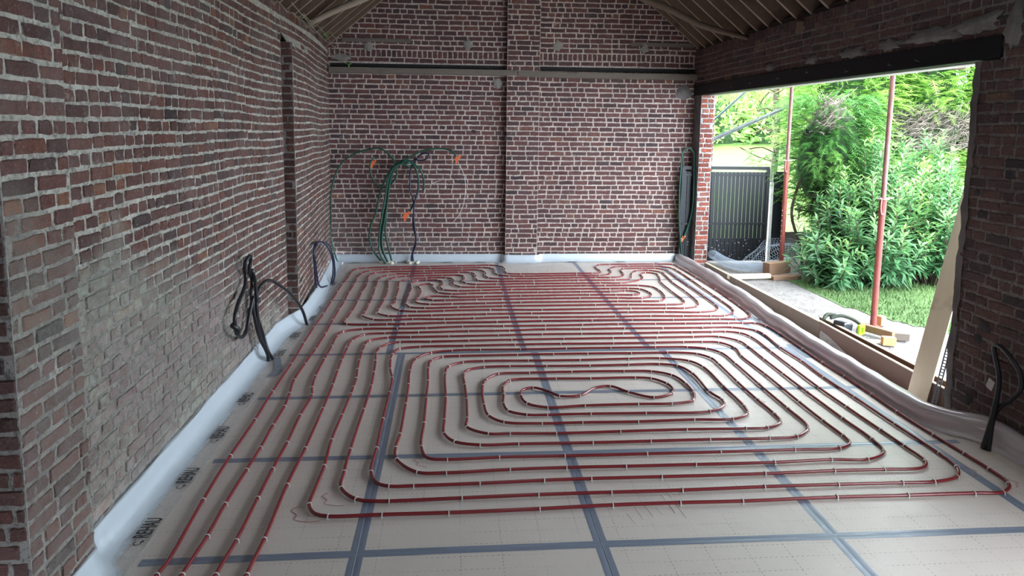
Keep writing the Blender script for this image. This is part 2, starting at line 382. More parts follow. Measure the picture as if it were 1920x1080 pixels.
# reveal of clean red brick at the far side of the opening
rv = wallmesh([bricks(lambda u, z, h: (XR + 0.012 + u, OY1 - 0.004 - h, z), 0.195, 0.0, OZ, NOH, 31, 0.014, 0.99, 0.002, 0.009),
               bricks(lambda u, z, h: (XR + 0.207 + h, OY1 + u, z), 0.3, 0.0, OZ, NOH, 32, 0.014, 0.5, 0.002, 0.009)], 'wall_right', [M_mn, M_bn])
tag(rv, kind='structure')
PR = lambda u, z, h: (XR - 0.008 - h, u, z)
for i, (y, z, ry, rz) in enumerate(((5.2, 2.78, 0.42, 0.075), (4.75, 2.80, 0.28, 0.085), (6.3, 2.765, 0.28, 0.06), (7.05, 2.765, 0.16, 0.055), (8.0, 2.77, 0.14, 0.06), (5.75, 2.77, 0.2, 0.06), (4.42, 2.74, 0.10, 0.16))):
    patch('mortar_patch', y, z, ry, rz, PR, 60 + i, M_cemd, parent=wr, th=0.014, stretchn=26)
for i, (y, z, s) in enumerate(((4.60, 1.63, 0.035), (4.42, 0.72, 0.06), (4.47, 0.62, 0.05), (4.5, 0.17, 0.05))):
    patch('hole_shade', y, z, s, s * 0.8, PR, 80 + i, M_dark, 0.004, parent=wr)  # near-black discs paint the shade of holes, wall stays closed behind

# back of the room behind the camera: closing wall; right wall leaves an added opening for light
m = MB(); m.box((1.0, -1.7, 2.8), (6.4, 0.2, 5.8))
tag(m.build('wall_back', M_ren), kind='structure')
m = MB(); m.box((XR + 0.1, -0.3, 2.85), (0.2, 5.8, 0.8)); m.box((XR + 0.1, -0.45, 1.2), (0.2, 2.5, 2.7)); tag(m.build('wall_right', M_ren), kind='structure')

# ------------------------------------------------------------------ floor
def floor_mat():
    n = NT('beige_insulation_board'); o = n.sepx(); x = o['X']; y = o['Y']
    base = n.mix(n.noise(1.7, 5, 0.6), (0.62, 0.55, 0.50), (0.70, 0.63, 0.58))
    base = n.mix(n.math('MULTIPLY', n.ramp(n.noise(14, 6, 0.75), [(0.5, (0, 0, 0)), (0.75, (1, 1, 1))]), 0.22), base, (0.52, 0.465, 0.42))
    def lines(c, per, off, w, other, sign=1):
        f = n.math('FRACT', n.math('DIVIDE', n.math('SUBTRACT', c, off - 20.0), per))
        ln = n.math('LESS_THAN', n.math('ABSOLUTE', n.math('SUBTRACT', f, 0.5)), w / per)
        d = n.math('LESS_THAN', n.math('FRACT', n.math('MULTIPLY', other, 38.0)), 0.5)
        return n.math('MULTIPLY', ln, d)
    g = n.math('MAXIMUM', lines(x, 0.2, -1.6626, 0.0016, y), lines(y, 0.1, 3.187, 0.0016, x))
    g = n.math('MULTIPLY', g, n.ramp(n.noise(2.5, 3), [(0.4, (0.15, 0.15, 0.15)), (0.6, (1, 1, 1))]))
    base = n.mix(n.math('MULTIPLY', g, 0.8), base, (0.13, 0.11, 0.10))
    # seams of the boards
    n.set(Base_Color=base, Roughness=n.ramp(n.noise(5, 5), [(0.3, (0.34, 0.34, 0.34)), (0.7, (0.48, 0.48, 0.48))]), Specular_IOR_Level=0.5)
    n.bump(n.math('ADD', n.noise(3, 4), n.math('MULTIPLY', n.noise(25, 5), 0.12)), 0.25, 0.02)
    return n.m
m = MB(); m.box((0.93, 4.9, -0.05), (5.16, 11.4, 0.10)); fl = m.build('floor', floor_mat()); tag(fl, kind='structure')
m = MB(); m.box((1.1, 4.9, -0.16), (5.56, 11.4, 0.12)); tag(m.build('floor', plain('screed_slab', (0.36, 0.33, 0.29), 0.95, 0, 0.2, 6, 0.4)), kind='structure')

# ------------------------------------------------------------------ tape over the board joints
def tape_mat():
    n = NT('blue_grey_tape'); c = n.mix(n.noise(6, 5), (0.20, 0.235, 0.31), (0.25, 0.29, 0.37))
    n.set(Base_Color=c, Roughness=n.ramp(n.noise(9, 5), [(0.35, (0.30, 0.30, 0.30)), (0.7, (0.42, 0.42, 0.42))]), Metallic=0.15)
    n.bump(n.noise(22, 5), 0.12, 0.01); return n.m
M_tape = tape_mat(); M_tline = plain('pale_tape_crease', (0.55, 0.60, 0.68), 0.3)
GX, GY = -1.6626, 3.187
def tape(ax, c, a, b, seed, w=0.058, label='', group=None, crease=False):
    r = random.Random(seed); n = max(2, int((b - a) / 0.12)); V = []; F = []
    ph = r.random() * 6
    for i in range(n + 1):
        t = a + (b - a) * i / n; k = c + 0.006 * math.sin(t * 1.1 + ph)
        for s, z in ((-1, 0.0004), (-0.12, 0.0022), (0.0, 0.0010), (0.12, 0.0022), (1, 0.0004)):
            e = k + s * w / 2 + (r.uniform(-.001, .001)); V.append((e, t, z) if ax == 'y' else (t, e, z + 0.0008))
    for i in range(n):
        for k in range(4):
            q = i * 5 + k; f = (q, q + 1, q + 6, q + 5); F.append(f if ax == 'y' else f[::-1])
    o = meshobj('joint_tape', V, F, M_tape, smooth=True); tag(o, label, 'tape', group)
    if crease:
        m = MB(); m.tube([(c + 0.003 * math.sin(t), t, 0.0022) for t in [a + (b - a) * q / 20 for q in range(21)]], 0.0012, 4)
        m.build('crease', M_tline, o)
    return o
for i in range(7):
    far = ['on the open boards nearest the camera', 'under the front rows of the near pipe loop', 'through the middle of the near pipe loop', 'at the back rows of the near pipe loop', 'under the front rows of the far pipe loop', 'through the middle of the far pipe loop', 'farthest back, near the far wall'][i]
    tape('x', GY + i * 1.0 + (0.015 if i == 3 else 0), -1.46, 3.36 if i else 3.40, 100 + i, 0.055 if i < 3 else 0.05, 'blue-grey tape strip crossing left to right, ' + far, 'tape strips across the floor')
for i in range(4):
    c = GX + 1.2 * (i + 1); n_ = ['leftmost', 'second from the left', 'third from the left', 'rightmost'][i]
    tape('y', c, 1.2, GY + 3.0, 120 + i, 0.066, 'blue-grey tape strip running away from the camera, ' + n_ + ' in the near half', 'tape strips along the near boards', i < 3)
for i, (xa, xb) in enumerate(((-0.562, -0.59), (0.635, 0.66), (1.80, 1.86), (3.08, 3.12))):
    n_ = ['leftmost', 'second from the left', 'third from the left', 'rightmost'][i]
    tape('y', (xa + xb) / 2, GY + 3.03, 10.42, 130 + i, 0.06, 'blue-grey tape strip running to the far wall, ' + n_ + ' in the far half', 'tape strips along the far boards')
for i, (x, y, w, l) in enumerate(((3.27, 6.9, 0.07, 0.75), (3.22, 6.1, 0.07, 0.4))):
    tape('y', x, y - l / 2, y + l / 2, 140 + i, w, 'short blue-grey tape piece beside the foil roll, ' + ('farther' if i == 0 else 'nearer') + ' of two', 'short tape pieces')

# ------------------------------------------------------------------ heating pipes
def pipe_mat():
    n = NT('oxide_red_pipe'); c = n.mix(n.noise(5, 4), (0.17, 0.018, 0.023), (0.24, 0.026, 0.030))
    n.set(Base_Color=c, Roughness=0.26, Specular_IOR_Level=0.55); return n.m
M_pipe = pipe_mat(); M_clip = plain('white_clip_plastic', (0.62, 0.60, 0.58), 0.4, 0, 0.05)
FRONT = [-1.074,0.900,-1.074,3.049,-1.063,3.314,-1.068,3.714,-1.071,4.044,-1.067,4.393,-1.075,4.823,-1.069,5.202,-1.095,5.349,-1.120,5.605,-1.125,6.027,-1.123,6.397,-1.126,6.717,-1.094,6.864,-0.913,6.949,-0.564,6.957,-0.270,6.964,0.095,6.994,0.515,6.999,0.949,7.004,1.337,7.012,1.715,7.020,2.113,7.017,2.434,7.018,2.719,7.020,2.901,7.016,3.054,7.010,3.189,6.994,3.261,6.874,3.276,6.604,3.264,6.108,3.256,5.734,3.258,5.389,3.248,4.987,3.237,4.654,3.243,4.269,3.255,3.995,3.257,3.790,3.239,3.615,3.124,3.524,2.953,3.525,2.557,3.527,2.143,3.535,1.593,3.523,1.242,3.526,0.866,3.527,0.465,3.516,-0.022,3.505,-0.372,3.506,-0.652,3.508,-0.725,3.537,-0.774,3.629,-0.776,3.726,-0.772,4.061,-0.789,4.413,-0.784,4.807,-0.778,5.205,-0.780,5.339,-0.783,5.537,-0.801,5.747,-0.816,5.977,-0.824,6.216,-0.823,6.397,-0.801,6.554,-0.633,6.646,-0.413,6.657,-0.043,6.671,0.440,6.679,0.877,6.691,1.271,6.695,1.693,6.696,2.055,6.702,2.396,6.700,2.605,6.703,2.744,6.704,2.881,6.652,2.937,6.514,2.933,6.044,2.918,5.634,2.907,5.145,2.915,4.764,2.928,4.366,2.935,4.120,2.931,3.910,2.852,3.830,2.606,3.824,2.293,3.829,1.856,3.820,1.224,3.815,0.806,3.819,0.528,3.818,0.154,3.806,-0.223,3.798,-0.361,3.800,-0.435,3.841,-0.484,3.973,-0.485,4.279,-0.490,4.729,-0.488,5.217,-0.495,5.533,-0.528,5.745,-0.546,5.983,-0.546,6.128,-0.496,6.295,-0.309,6.353,0.099,6.361,0.580,6.372,1.015,6.380,1.520,6.375,1.922,6.374,2.203,6.378,2.386,6.376,2.549,6.352,2.635,6.176,2.603,5.946,2.610,5.474,2.602,4.870,2.607,4.535,2.616,4.292,2.606,4.196,2.491,4.121,2.186,4.113,1.694,4.107,1.219,4.110,0.696,4.113,0.287,4.116,-0.034,4.104,-0.154,4.129,-0.202,4.282,-0.201,4.642,-0.202,5.087,-0.202,5.448,-0.210,5.740,-0.193,5.950,-0.098,6.054,0.055,6.071,0.575,6.081,0.902,6.081,1.215,6.080,1.617,6.079,1.954,6.081,2.080,6.070,2.219,6.026,2.304,5.898,2.310,5.732,2.301,5.303,2.304,4.940,2.313,4.670,2.293,4.535,2.155,4.446,2.001,4.440,1.587,4.446,1.127,4.443,0.690,4.440,0.380,4.454,0.237,4.454,0.095,4.565,0.098,4.706,0.100,5.053,0.092,5.346,0.085,5.597,0.123,5.702,0.261,5.769,0.482,5.778,0.799,5.765,1.173,5.759,1.513,5.770,1.788,5.773,1.936,5.715,2.000,5.514,1.995,5.107,2.030,4.951,2.007,4.849,1.858,4.742,1.384,4.739,0.983,4.744,0.670,4.742,0.525,4.750,0.399,4.823,0.372,4.959,0.384,5.136,0.391,5.292,0.448,5.432,0.534,5.468,0.836,5.461,1.119,5.449,1.491,5.451,1.621,5.424,1.716,5.297,1.724,5.177,1.692,5.104,1.526,5.028,1.361,5.140,1.246,5.272,1.119,5.246,0.963,5.088,0.812,5.087,0.736,5.181,0.628,5.271,0.540,5.228,0.514,5.102,0.552,4.953,0.691,4.879,0.969,4.897,1.371,4.900,1.624,4.896,1.800,4.945,1.859,5.087,1.866,5.285,1.818,5.491,1.670,5.595,1.435,5.611,0.990,5.613,0.633,5.609,0.371,5.594,0.262,5.465,0.232,5.329,0.226,4.937,0.254,4.743,0.354,4.632,0.614,4.600,0.897,4.602,1.290,4.596,1.695,4.604,1.971,4.598,2.115,4.683,2.148,4.818,2.150,5.222,2.149,5.671,2.079,5.836,1.835,5.920,1.553,5.921,1.115,5.913,0.658,5.920,0.264,5.922,0.081,5.896,-0.041,5.792,-0.066,5.605,-0.056,5.096,-0.061,4.685,-0.058,4.470,0.012,4.347,0.174,4.291,0.422,4.295,0.908,4.288,1.292,4.287,1.691,4.286,2.095,4.282,2.293,4.302,2.430,4.412,2.459,4.496,2.457,4.759,2.456,5.256,2.464,5.736,2.451,6.053,2.361,6.175,2.192,6.230,1.886,6.236,1.463,6.236,1.045,6.239,0.617,6.235,0.248,6.236,-0.012,6.222,-0.204,6.167,-0.334,5.997,-0.362,5.694,-0.353,5.378,-0.349,4.984,-0.352,4.473,-0.365,4.279,-0.344,4.122,-0.209,3.957,-0.039,3.941,0.340,3.958,0.682,3.960,1.046,3.956,1.479,3.956,1.977,3.952,2.349,3.966,2.581,3.957,2.748,4.052,2.782,4.232,2.771,4.567,2.764,5.068,2.765,5.466,2.772,5.840,2.780,6.223,2.763,6.390,2.615,6.536,2.356,6.544,1.992,6.539,1.554,6.544,1.068,6.538,0.561,6.526,0.148,6.519,-0.215,6.509,-0.504,6.505,-0.600,6.463,-0.680,6.317,-0.692,6.172,-0.673,5.954,-0.656,5.665,-0.643,5.364,-0.644,4.901,-0.647,4.271,-0.642,3.983,-0.629,3.797,-0.528,3.672,-0.434,3.648,-0.347,3.643,0.050,3.650,0.476,3.658,0.889,3.660,1.298,3.661,1.784,3.668,2.226,3.667,2.616,3.665,2.811,3.665,2.988,3.714,3.075,3.827,3.094,4.008,3.084,4.448,3.080,4.942,3.070,5.377,3.086,5.777,3.073,6.169,3.104,6.581,3.083,6.721,2.881,6.857,2.565,6.860,2.145,6.855,1.747,6.862,1.291,6.861,0.931,6.867,0.562,6.835,0.151,6.831,-0.343,6.812,-0.674,6.801,-0.876,6.759,-0.968,6.559,-0.972,6.338,-0.971,5.992,-0.962,5.723,-0.948,5.402,-0.938,4.932,-0.934,4.306,-0.942,3.849,-0.930,3.318,-0.935,3.040,-0.935,0.900]
FAR = [-1.339,0.900,-1.339,3.066,-1.330,3.148,-1.356,3.712,-1.372,4.229,-1.371,4.766,-1.381,5.281,-1.385,5.919,-1.400,6.490,-1.407,7.016,-1.409,7.533,-1.416,8.072,-1.423,8.561,-1.427,8.972,-1.413,9.457,-1.418,9.742,-1.374,9.962,-1.246,10.026,-0.934,10.081,-0.356,10.117,0.042,10.158,0.336,10.176,0.519,10.183,0.672,10.119,0.734,9.947,0.730,9.758,0.755,9.589,0.935,9.562,1.723,9.578,1.946,9.577,2.054,9.610,2.092,9.678,2.089,9.853,2.086,10.028,2.173,10.187,2.338,10.220,2.608,10.219,3.014,10.221,3.298,10.174,3.329,9.951,3.344,9.245,3.345,8.527,3.327,8.022,3.311,7.705,3.294,7.440,3.259,7.287,3.172,7.190,3.038,7.155,2.864,7.165,2.352,7.166,1.907,7.178,1.471,7.172,0.935,7.173,0.457,7.158,-0.084,7.142,-0.488,7.113,-0.682,7.111,-0.871,7.106,-1.088,7.137,-1.149,7.222,-1.135,7.310,-1.118,7.605,-1.113,8.077,-1.123,8.513,-1.115,8.982,-1.146,9.492,-1.084,9.666,-0.904,9.752,-0.415,9.795,0.117,9.838,0.245,9.849,0.372,9.813,0.446,9.650,0.432,9.451,0.480,9.309,0.586,9.264,0.811,9.258,1.939,9.304,2.144,9.307,2.293,9.346,2.379,9.489,2.400,9.765,2.460,9.883,2.565,9.905,2.751,9.915,2.946,9.896,3.051,9.782,3.064,9.585,3.059,9.210,3.058,8.724,3.056,8.165,3.051,7.776,3.031,7.649,2.969,7.539,2.753,7.466,2.349,7.481,1.939,7.482,0.859,7.480,0.359,7.466,-0.234,7.442,-0.492,7.436,-0.694,7.430,-0.825,7.548,-0.831,7.693,-0.815,8.162,-0.819,8.674,-0.852,9.172,-0.782,9.385,-0.648,9.445,-0.390,9.473,-0.157,9.497,0.103,9.482,0.147,9.330,0.122,9.112,0.174,8.984,0.296,8.922,0.561,8.926,1.057,8.950,1.932,8.961,2.204,8.953,2.503,9.132,2.596,9.286,2.616,9.483,2.717,9.608,2.846,9.536,2.844,9.367,2.759,8.969,2.741,8.437,2.745,8.009,2.731,7.929,2.678,7.842,2.466,7.803,2.022,7.812,1.639,7.820,0.561,7.804,0.052,7.768,-0.319,7.755,-0.481,7.796,-0.543,7.934,-0.540,8.436,-0.531,8.757,-0.553,8.985,-0.485,9.162,-0.359,9.199,-0.200,9.182,-0.140,9.032,-0.166,8.783,-0.118,8.627,0.057,8.575,0.336,8.591,0.732,8.626,1.988,8.632,2.228,8.636,2.373,8.594,2.443,8.410,2.438,8.305,2.398,8.220,2.271,8.137,1.977,8.143,1.518,8.149,0.580,8.131,0.274,8.119,-0.102,8.090,-0.235,8.095,-0.341,8.195,-0.286,8.290,-0.041,8.277,0.063,8.257,0.360,8.264,0.814,8.283,1.664,8.313,1.990,8.302,2.097,8.299,2.201,8.295,2.283,8.320,2.309,8.404,2.265,8.477,2.151,8.502,1.956,8.469,1.581,8.473,1.043,8.462,0.614,8.451,0.170,8.423,-0.021,8.409,-0.177,8.483,-0.258,8.767,-0.281,8.958,-0.372,8.968,-0.442,8.829,-0.402,8.589,-0.427,8.198,-0.441,8.023,-0.388,7.959,-0.268,7.918,-0.016,7.930,0.373,7.948,0.783,7.965,1.935,7.982,2.226,7.968,2.439,7.980,2.508,8.033,2.558,8.131,2.580,8.231,2.601,8.513,2.561,8.720,2.402,8.802,1.965,8.803,0.922,8.788,0.611,8.767,0.283,8.762,0.100,8.782,0.016,8.891,-0.014,9.009,-0.001,9.222,-0.096,9.337,-0.364,9.336,-0.591,9.259,-0.701,9.135,-0.688,8.743,-0.686,8.256,-0.674,8.062,-0.708,7.879,-0.689,7.789,-0.590,7.655,-0.404,7.606,-0.104,7.623,0.412,7.647,0.993,7.634,2.011,7.647,2.419,7.647,2.629,7.645,2.798,7.714,2.866,7.829,2.889,7.939,2.914,8.413,2.913,8.925,2.950,9.417,2.955,9.611,2.806,9.755,2.617,9.726,2.504,9.531,2.449,9.333,2.387,9.198,2.175,9.141,1.664,9.135,1.065,9.098,0.585,9.099,0.456,9.103,0.335,9.155,0.295,9.305,0.301,9.498,0.236,9.656,0.073,9.691,-0.280,9.655,-0.609,9.618,-0.804,9.601,-0.909,9.508,-0.980,9.361,-0.993,9.156,-0.982,8.734,-0.969,8.291,-0.967,7.912,-0.971,7.585,-0.976,7.449,-0.834,7.286,-0.638,7.270,-0.430,7.296,-0.096,7.288,0.220,7.305,0.600,7.327,0.917,7.315,1.758,7.317,2.151,7.321,2.507,7.302,2.813,7.296,2.964,7.306,3.115,7.418,3.173,7.560,3.197,7.945,3.199,8.221,3.205,8.625,3.218,9.058,3.224,9.481,3.217,9.698,3.204,9.875,3.145,9.975,2.971,10.054,2.594,10.062,2.386,10.032,2.254,9.863,2.243,9.675,2.186,9.539,2.023,9.441,1.703,9.436,0.962,9.416,0.766,9.434,0.619,9.499,0.581,9.647,0.586,9.808,0.555,9.941,0.408,10.012,0.128,9.994,-0.327,9.971,-0.752,9.943,-1.008,9.916,-1.180,9.827,-1.266,9.626,-1.286,9.306,-1.276,8.948,-1.278,8.529,-1.264,8.067,-1.266,7.723,-1.263,7.275,-1.253,6.787,-1.256,6.312,-1.269,5.914,-1.274,5.532,-1.242,5.238,-1.223,4.988,-1.223,4.665,-1.217,4.330,-1.221,4.041,-1.225,3.662,-1.217,3.360,-1.226,3.059,-1.226,0.900]

ZP = 0.0125; RP = 0.0098
def pts2(L): return [Vector((L[i], L[i + 1], 0)) for i in range(0, len(L), 2)]
def lift(P, seed):
    out = []
    for i, p in enumerate(P):
        out.append(Vector((p.x, p.y, ZP + 0.0022 * (1 + math.sin(i * .11 + seed)) * .5)))
    return out
clips = []
for nm, L, lab in (('FRONT', FRONT, 'oxide red heating pipe coiled in the near rectangular double spiral'), ('FAR', FAR, 'oxide red heating pipe coiled in the far loop that dodges the brick pilaster')):
    P = pts2(L); S = lift(spline(P, 0.028), len(nm)); m = MB(); m.tube(S, RP, 10)
    o = m.build('heating_pipe', M_pipe, smooth=True); tag(o, lab, 'pipe', 'underfloor heating pipes')
    last = None
    for i in range(1, len(P) - 1):
        t = (P[i + 1] - P[i - 1]); 
        if last is not None and (P[i] - last).length < 0.13: continue
        last = P[i]
        xx = 'left' if P[i].x < -0.35 else ('right' if P[i].x > 2.2 else 'middle')
        clips.append((P[i].x, P[i].y, math.atan2(t.y, t.x), nm, xx))
m = MB(); pr = []
for k in range(9):
    a = math.pi * k / 8; pr.append((0, -math.cos(a) * 0.0128, 0.012 + math.sin(a) * 0.0128))
pr = [(0, -0.0128, -0.004)] + pr + [(0, 0.0128, -0.004)]
V = []; F = []
for i, p in enumerate(pr):
    q = Vector((0, p[1] * 1.22, p[2] + (0.0028 if 0 < i < len(pr) - 1 else 0)))
    for x in (-0.003, 0.003): V.append((x, p[1], p[2])); V.append((x, q.y, q.z))
for i in range(len(pr) - 1):
    a = i * 4
    for f in ((0, 2, 6, 4), (1, 5, 7, 3), (0, 4, 5, 1), (2, 3, 7, 6)): F.append(tuple(a + k for k in f))
n0 = len(V)
for s in (-1, 1):
    k = len(V)
    for x in (-0.004, 0.004):
        for y in (0.0125, 0.0165): V.append((x, s * y, 0.0030))
    for x in (-0.004, 0.004):
        for y in (0.0125, 0.0165): V.append((x, s * y, 0.0004))
    for f in ((0, 1, 3, 2), (4, 6, 7, 5), (0, 4, 5, 1), (2, 3, 7, 6), (1, 5, 7, 3), (0, 2, 6, 4)): F.append(tuple(k + q for q in f))
cme = bpy.data.meshes.new('pipe_clip'); cme.from_pydata([tuple(v) for v in V], [], F); cme.materials.append(M_clip)
ORD = ['first', 'second', 'third', 'fourth', 'fifth', 'sixth', 'seventh', 'eighth', 'ninth', 'tenth', 'eleventh', 'twelfth', 'thirteenth', 'fourteenth', 'fifteenth', 'sixteenth', 'seventeenth', 'eighteenth', 'nineteenth', 'twentieth', 'twenty-first', 'twenty-second', 'twenty-third', 'twenty-fourth', 'twenty-fifth', 'twenty-sixth', 'twenty-seventh', 'twenty-eighth', 'twenty-ninth', 'thirtieth']
CL = {}
for nm, cyy in (('FRONT', 5.1), ('FAR', 8.1)):
    seg = []
    for k, c in enumerate(clips):
        if c[3] != nm: continue
        h = abs(math.cos(c[2])) > abs(math.sin(c[2]))
        if seg and seg[-1][0] == h and (Vector(c[:2]) - Vector(clips[seg[-1][1][-1]][:2])).length < 1.4: seg[-1][1].append(k)
        else: seg.append((h, [k]))
    kinds = {'f': [], 'b': [], 'l': [], 'r': []}
    for h, ks in seg:
        mx = sum(clips[k][0] for k in ks) / len(ks); my = sum(clips[k][1] for k in ks) / len(ks)
        if h: kinds['f' if my < cyy else 'b'].append((my, ks))
        else: kinds['l' if mx < 1.2 else 'r'].append((mx, ks))
    kinds['f'].sort(); kinds['b'].sort(key=lambda q: -q[0]); kinds['l'].sort(); kinds['r'].sort(key=lambda q: -q[0])
    lp = 'near loop' if nm == 'FRONT' else 'far loop'
    for kk, txt, ax in (('f', 'row from the front', 0), ('b', 'row from the back', 0), ('l', 'pipe from the left', 1), ('r', 'pipe from the right', 1)):
        for ri, (_, ks) in enumerate(kinds[kk]):
            for qi, k in enumerate(sorted(ks, key=lambda q: clips[q][ax])):
                CL[k] = ('white clip, %s, %s %s, %s %s' % (lp, ORD[min(ri, 29)], txt, ORD[min(qi, 29)], 'clip from the left' if ax == 0 else 'clip from the front'), 'pipe clips on the %s, %ss' % (lp, txt))
order = sorted(range(len(clips)), key=lambda k: clips[k][1])
for k in order[:300]:
    c = clips[k]; o = bpy.data.objects.new('pipe_clip', cme); C.objects.link(o); o.location = (c[0], c[1], 0); o.rotation_euler = (0, 0, c[2])
    tag(o, CL[k][0], 'clip', CL[k][1])
clips = [clips[k] for k in order]
bm_ = MB()
cv = [Vector(v.co) for v in cme.vertices]; cf = [tuple(p.vertices) for p in cme.polygons]
for c in clips[300:]:
    n = len(bm_.V); R = Matrix.Rotation(c[2], 3, 'Z')
    bm_.V += [R @ v + Vector((c[0], c[1], 0)) for v in cv]; bm_.F += [tuple(n + i for i in f) for f in cf]; bm_.M += [0] * len(cf)
tag(bm_.build('pipe_clips', M_clip), 'many small white clips on the farthest rows of red pipe', 'clips', kind='stuff')
# fine red threads lying round some pipe bends, and scratches in the near board
M_thr = plain('red_thread', (0.40, 0.05, 0.04), 0.6)
for i, (x, y, a0, a1, rr, lab) in enumerate(((-0.745, 3.58, 2.6, 5.2, 0.10, 'fine red thread curling outside the front left corner of the near loop'), (-0.62, 3.72, 2.6, 5.0, 0.09, 'fine red thread at the second front left bend of the near loop'), (-0.15, 4.12, 2.8, 4.6, 0.08, 'fine red thread inside the front left bends of the near loop'), (3.24, 3.66, -1.2, 0.6, 0.07, 'fine red thread outside the front right corner of the near loop'), (3.08, 3.80, -1.2, 0.8, 0.08, 'fine red thread at the second front right bend of the near loop'), (2.30, 4.93, -1.6, 0.6, 0.05, 'fine red thread at a right bend near the spiral centre'))):
    m = MB(); m.tube([(x + rr * math.cos(a0 + (a1 - a0) * k / 14) * (1 + .2 * math.sin(k)), y + rr * math.sin(a0 + (a1 - a0) * k / 14), 0.002) for k in range(15)], 0.0011, 4); tag(m.build('red_thread', M_thr), lab, 'thread', 'fine red threads')
m = MB()
for xa, ya, xb, yb in ((0.98, 3.60, 1.00, 3.40), (1.03, 3.66, 1.06, 3.42), (1.17, 3.66, 1.19, 3.45), (1.21, 3.70, 1.235, 3.40), (0.93, 3.46, 0.95, 3.36), (1.10, 3.52, 1.115, 3.44)):
    m.beam((xa, ya, 0.0006), (xb, yb, 0.0006), 0.003, 0.0012)
o = m.build('scratches', plain('pale_scratch', (0.72, 0.68, 0.64), 0.5), fl)
# short red pipe stub curling out of the left foil
m = MB(); m.tube(spline([(-1.66, 8.84, 0.035), (-1.60, 8.68, 0.02), (-1.585, 8.5, 0.014), (-1.60, 8.3, 0.014), (-1.665, 8.17, 0.03)], 0.03), 0.011, 8)
tag(m.build('pipe_stub', M_pipe, smooth=True), 'short red pipe stub bulging from the left edge foil under the thin cables', 'pipe')

# ------------------------------------------------------------------ edge foil
def foil_mat(name, col, rough, metal, bs=0.3):
    n = NT(name); n.set(Base_Color=n.mix(n.noise(3, 4), tuple(c * .88 for c in col), col), Roughness=rough, Metallic=metal, Specular_IOR_Level=0.6)
    n.bump(n.math('ADD', n.noise(16, 5), n.math('MULTIPLY', n.noise(4, 3), 1.5)), bs, 0.012); return n.m
M_foil = foil_mat('white_edge_foam', (0.60, 0.66, 0.72), 0.38, 0.1)
M_roll = foil_mat('grey_foam_roll', (0.60, 0.54, 0.56), 0.22, 0.25, 0.10)
def film_mat():
    n = NT('clear_film'); n.set(Base_Color=(0.75, 0.74, 0.74), Roughness=0.14, Alpha=n.ramp(n.noise(20, 5, 0.7, dist=1.5), [(0.35, (0.14, 0.14, 0.14)), (0.62, (0.32, 0.32, 0.32)), (0.75, (0.75, 0.75, 0.75))]), Specular_IOR_Level=0.9)
    n.bump(n.noise(24, 5, 0.7, dist=2), 0.8, 0.02); return n.m
M_film = film_mat()
def sweep(name, path, prof, mat, closed=False, wob=None, parent=None):
    """path: list of (point, outward normal); prof: list of (out, up)"""
    V = []; F = []; n = len(prof)
    for i, (p, nn) in enumerate(path):
        for k, (a, b) in enumerate(prof):
            da, db = wob(i, k, p) if wob else (0, 0)
            V.append((p[0] + nn[0] * (a + da), p[1] + nn[1] * (a + da), p[2] + b + db))
    for i in range(len(path) - 1):
        for k in range(n - 1): q = i * n + k; F.append((q, q + n, q + n + 1, q + 1))
    return meshobj(name, V, F, mat, parent, smooth=True)
def pathof(keys, step=0.06):
    out = []
    for (a, na), (b, nb) in zip(keys[:-1], keys[1:]):
        a = Vector(a); b = Vector(b); na = Vector(na); nb = Vector(nb); k = max(1, int((b - a).length / step))
        for i in range(k): t = i / k; out.append((a.lerp(b, t), (na.lerp(nb, t)).normalized()))
    out.append((Vector(keys[-1][0]), Vector(keys[-1][1]).normalized())); return out
rw = random.Random(9)
def wobL(amp, sc_=1.0, seed=0.0):
    def f(i, k, p):
        s = mnoise.noise(Vector((p[0] * 3 * sc_, p[1] * 3 * sc_, k * .7 + seed))); s2 = mnoise.noise(Vector((p[0] * 9, p[1] * 9, k * 1.1 + 5 + seed)))
        return amp * (s + .4 * s2), amp * .5 * s2
    return f
lk = [((-1.612, 2.6, 0), (1, 0, 0)), ((-1.614, 3.10, 0), (1, -.1, 0)), ((-1.70, 3.20, 0), (1, 0, 0)), ((-1.712, 6.75, 0), (1, -.1, 0)), ((-1.66, 7.05, 0), (1, -.5, 0)), ((-1.59, 7.28, 0), (1, -.3, 0)), ((-1.62, 8.4, 0), (1, 0, 0)), ((-1.78, 10.5, 0), (1, 0, 0))]
prof = [(0.0, 0.135), (0.010, 0.138), (0.016, 0.13), (0.020, 0.09), (0.034, 0.045), (0.06, 0.018), (0.10, 0.006), (0.125, 0.004)]
fo = sweep('edge_foil', pathof(lk), prof, M_foil, wob=lambda i, k, p: tuple(v * (1.0 if k > 1 else 1.6) for v in wobL(0.010)(i, k, p)))
tag(fo, 'white foam edge strip folded up along the foot of the left brick wall', 'edge strip')
def fk(y, extra): return -1.705 + extra
sk = [((-1.59, 3.02, 0.004), (1, 0, 0)), ((-1.60, 3.3, 0.004), (1, 0, 0)), ((-1.60, 6.7, 0.004), (1, 0, 0)), ((-1.54, 7.05, 0.004), (1, 0, 0)), ((-1.50, 7.3, 0.004), (1, 0, 0)), ((-1.53, 8.5, 0.004), (1, 0, 0)), ((-1.66, 10.3, 0.004), (1, 0, 0))]
sprof = [(0.0, 0.003), (0.03, 0.0), (0.06, 0.001), (0.085, 0.0), (0.108, 0.003), (0.114, 0.005), (0.12, 0.001)]
film = sweep('film_skirt', pathof(sk, 0.04), sprof, M_film, wob=lambda i, k, p: (0.016 * mnoise.noise(Vector((p[1] * 2.2, k * .25, 3))), 0.004 * abs(mnoise.noise(Vector((p[1] * 14, k, 7))))))
film.parent = fo
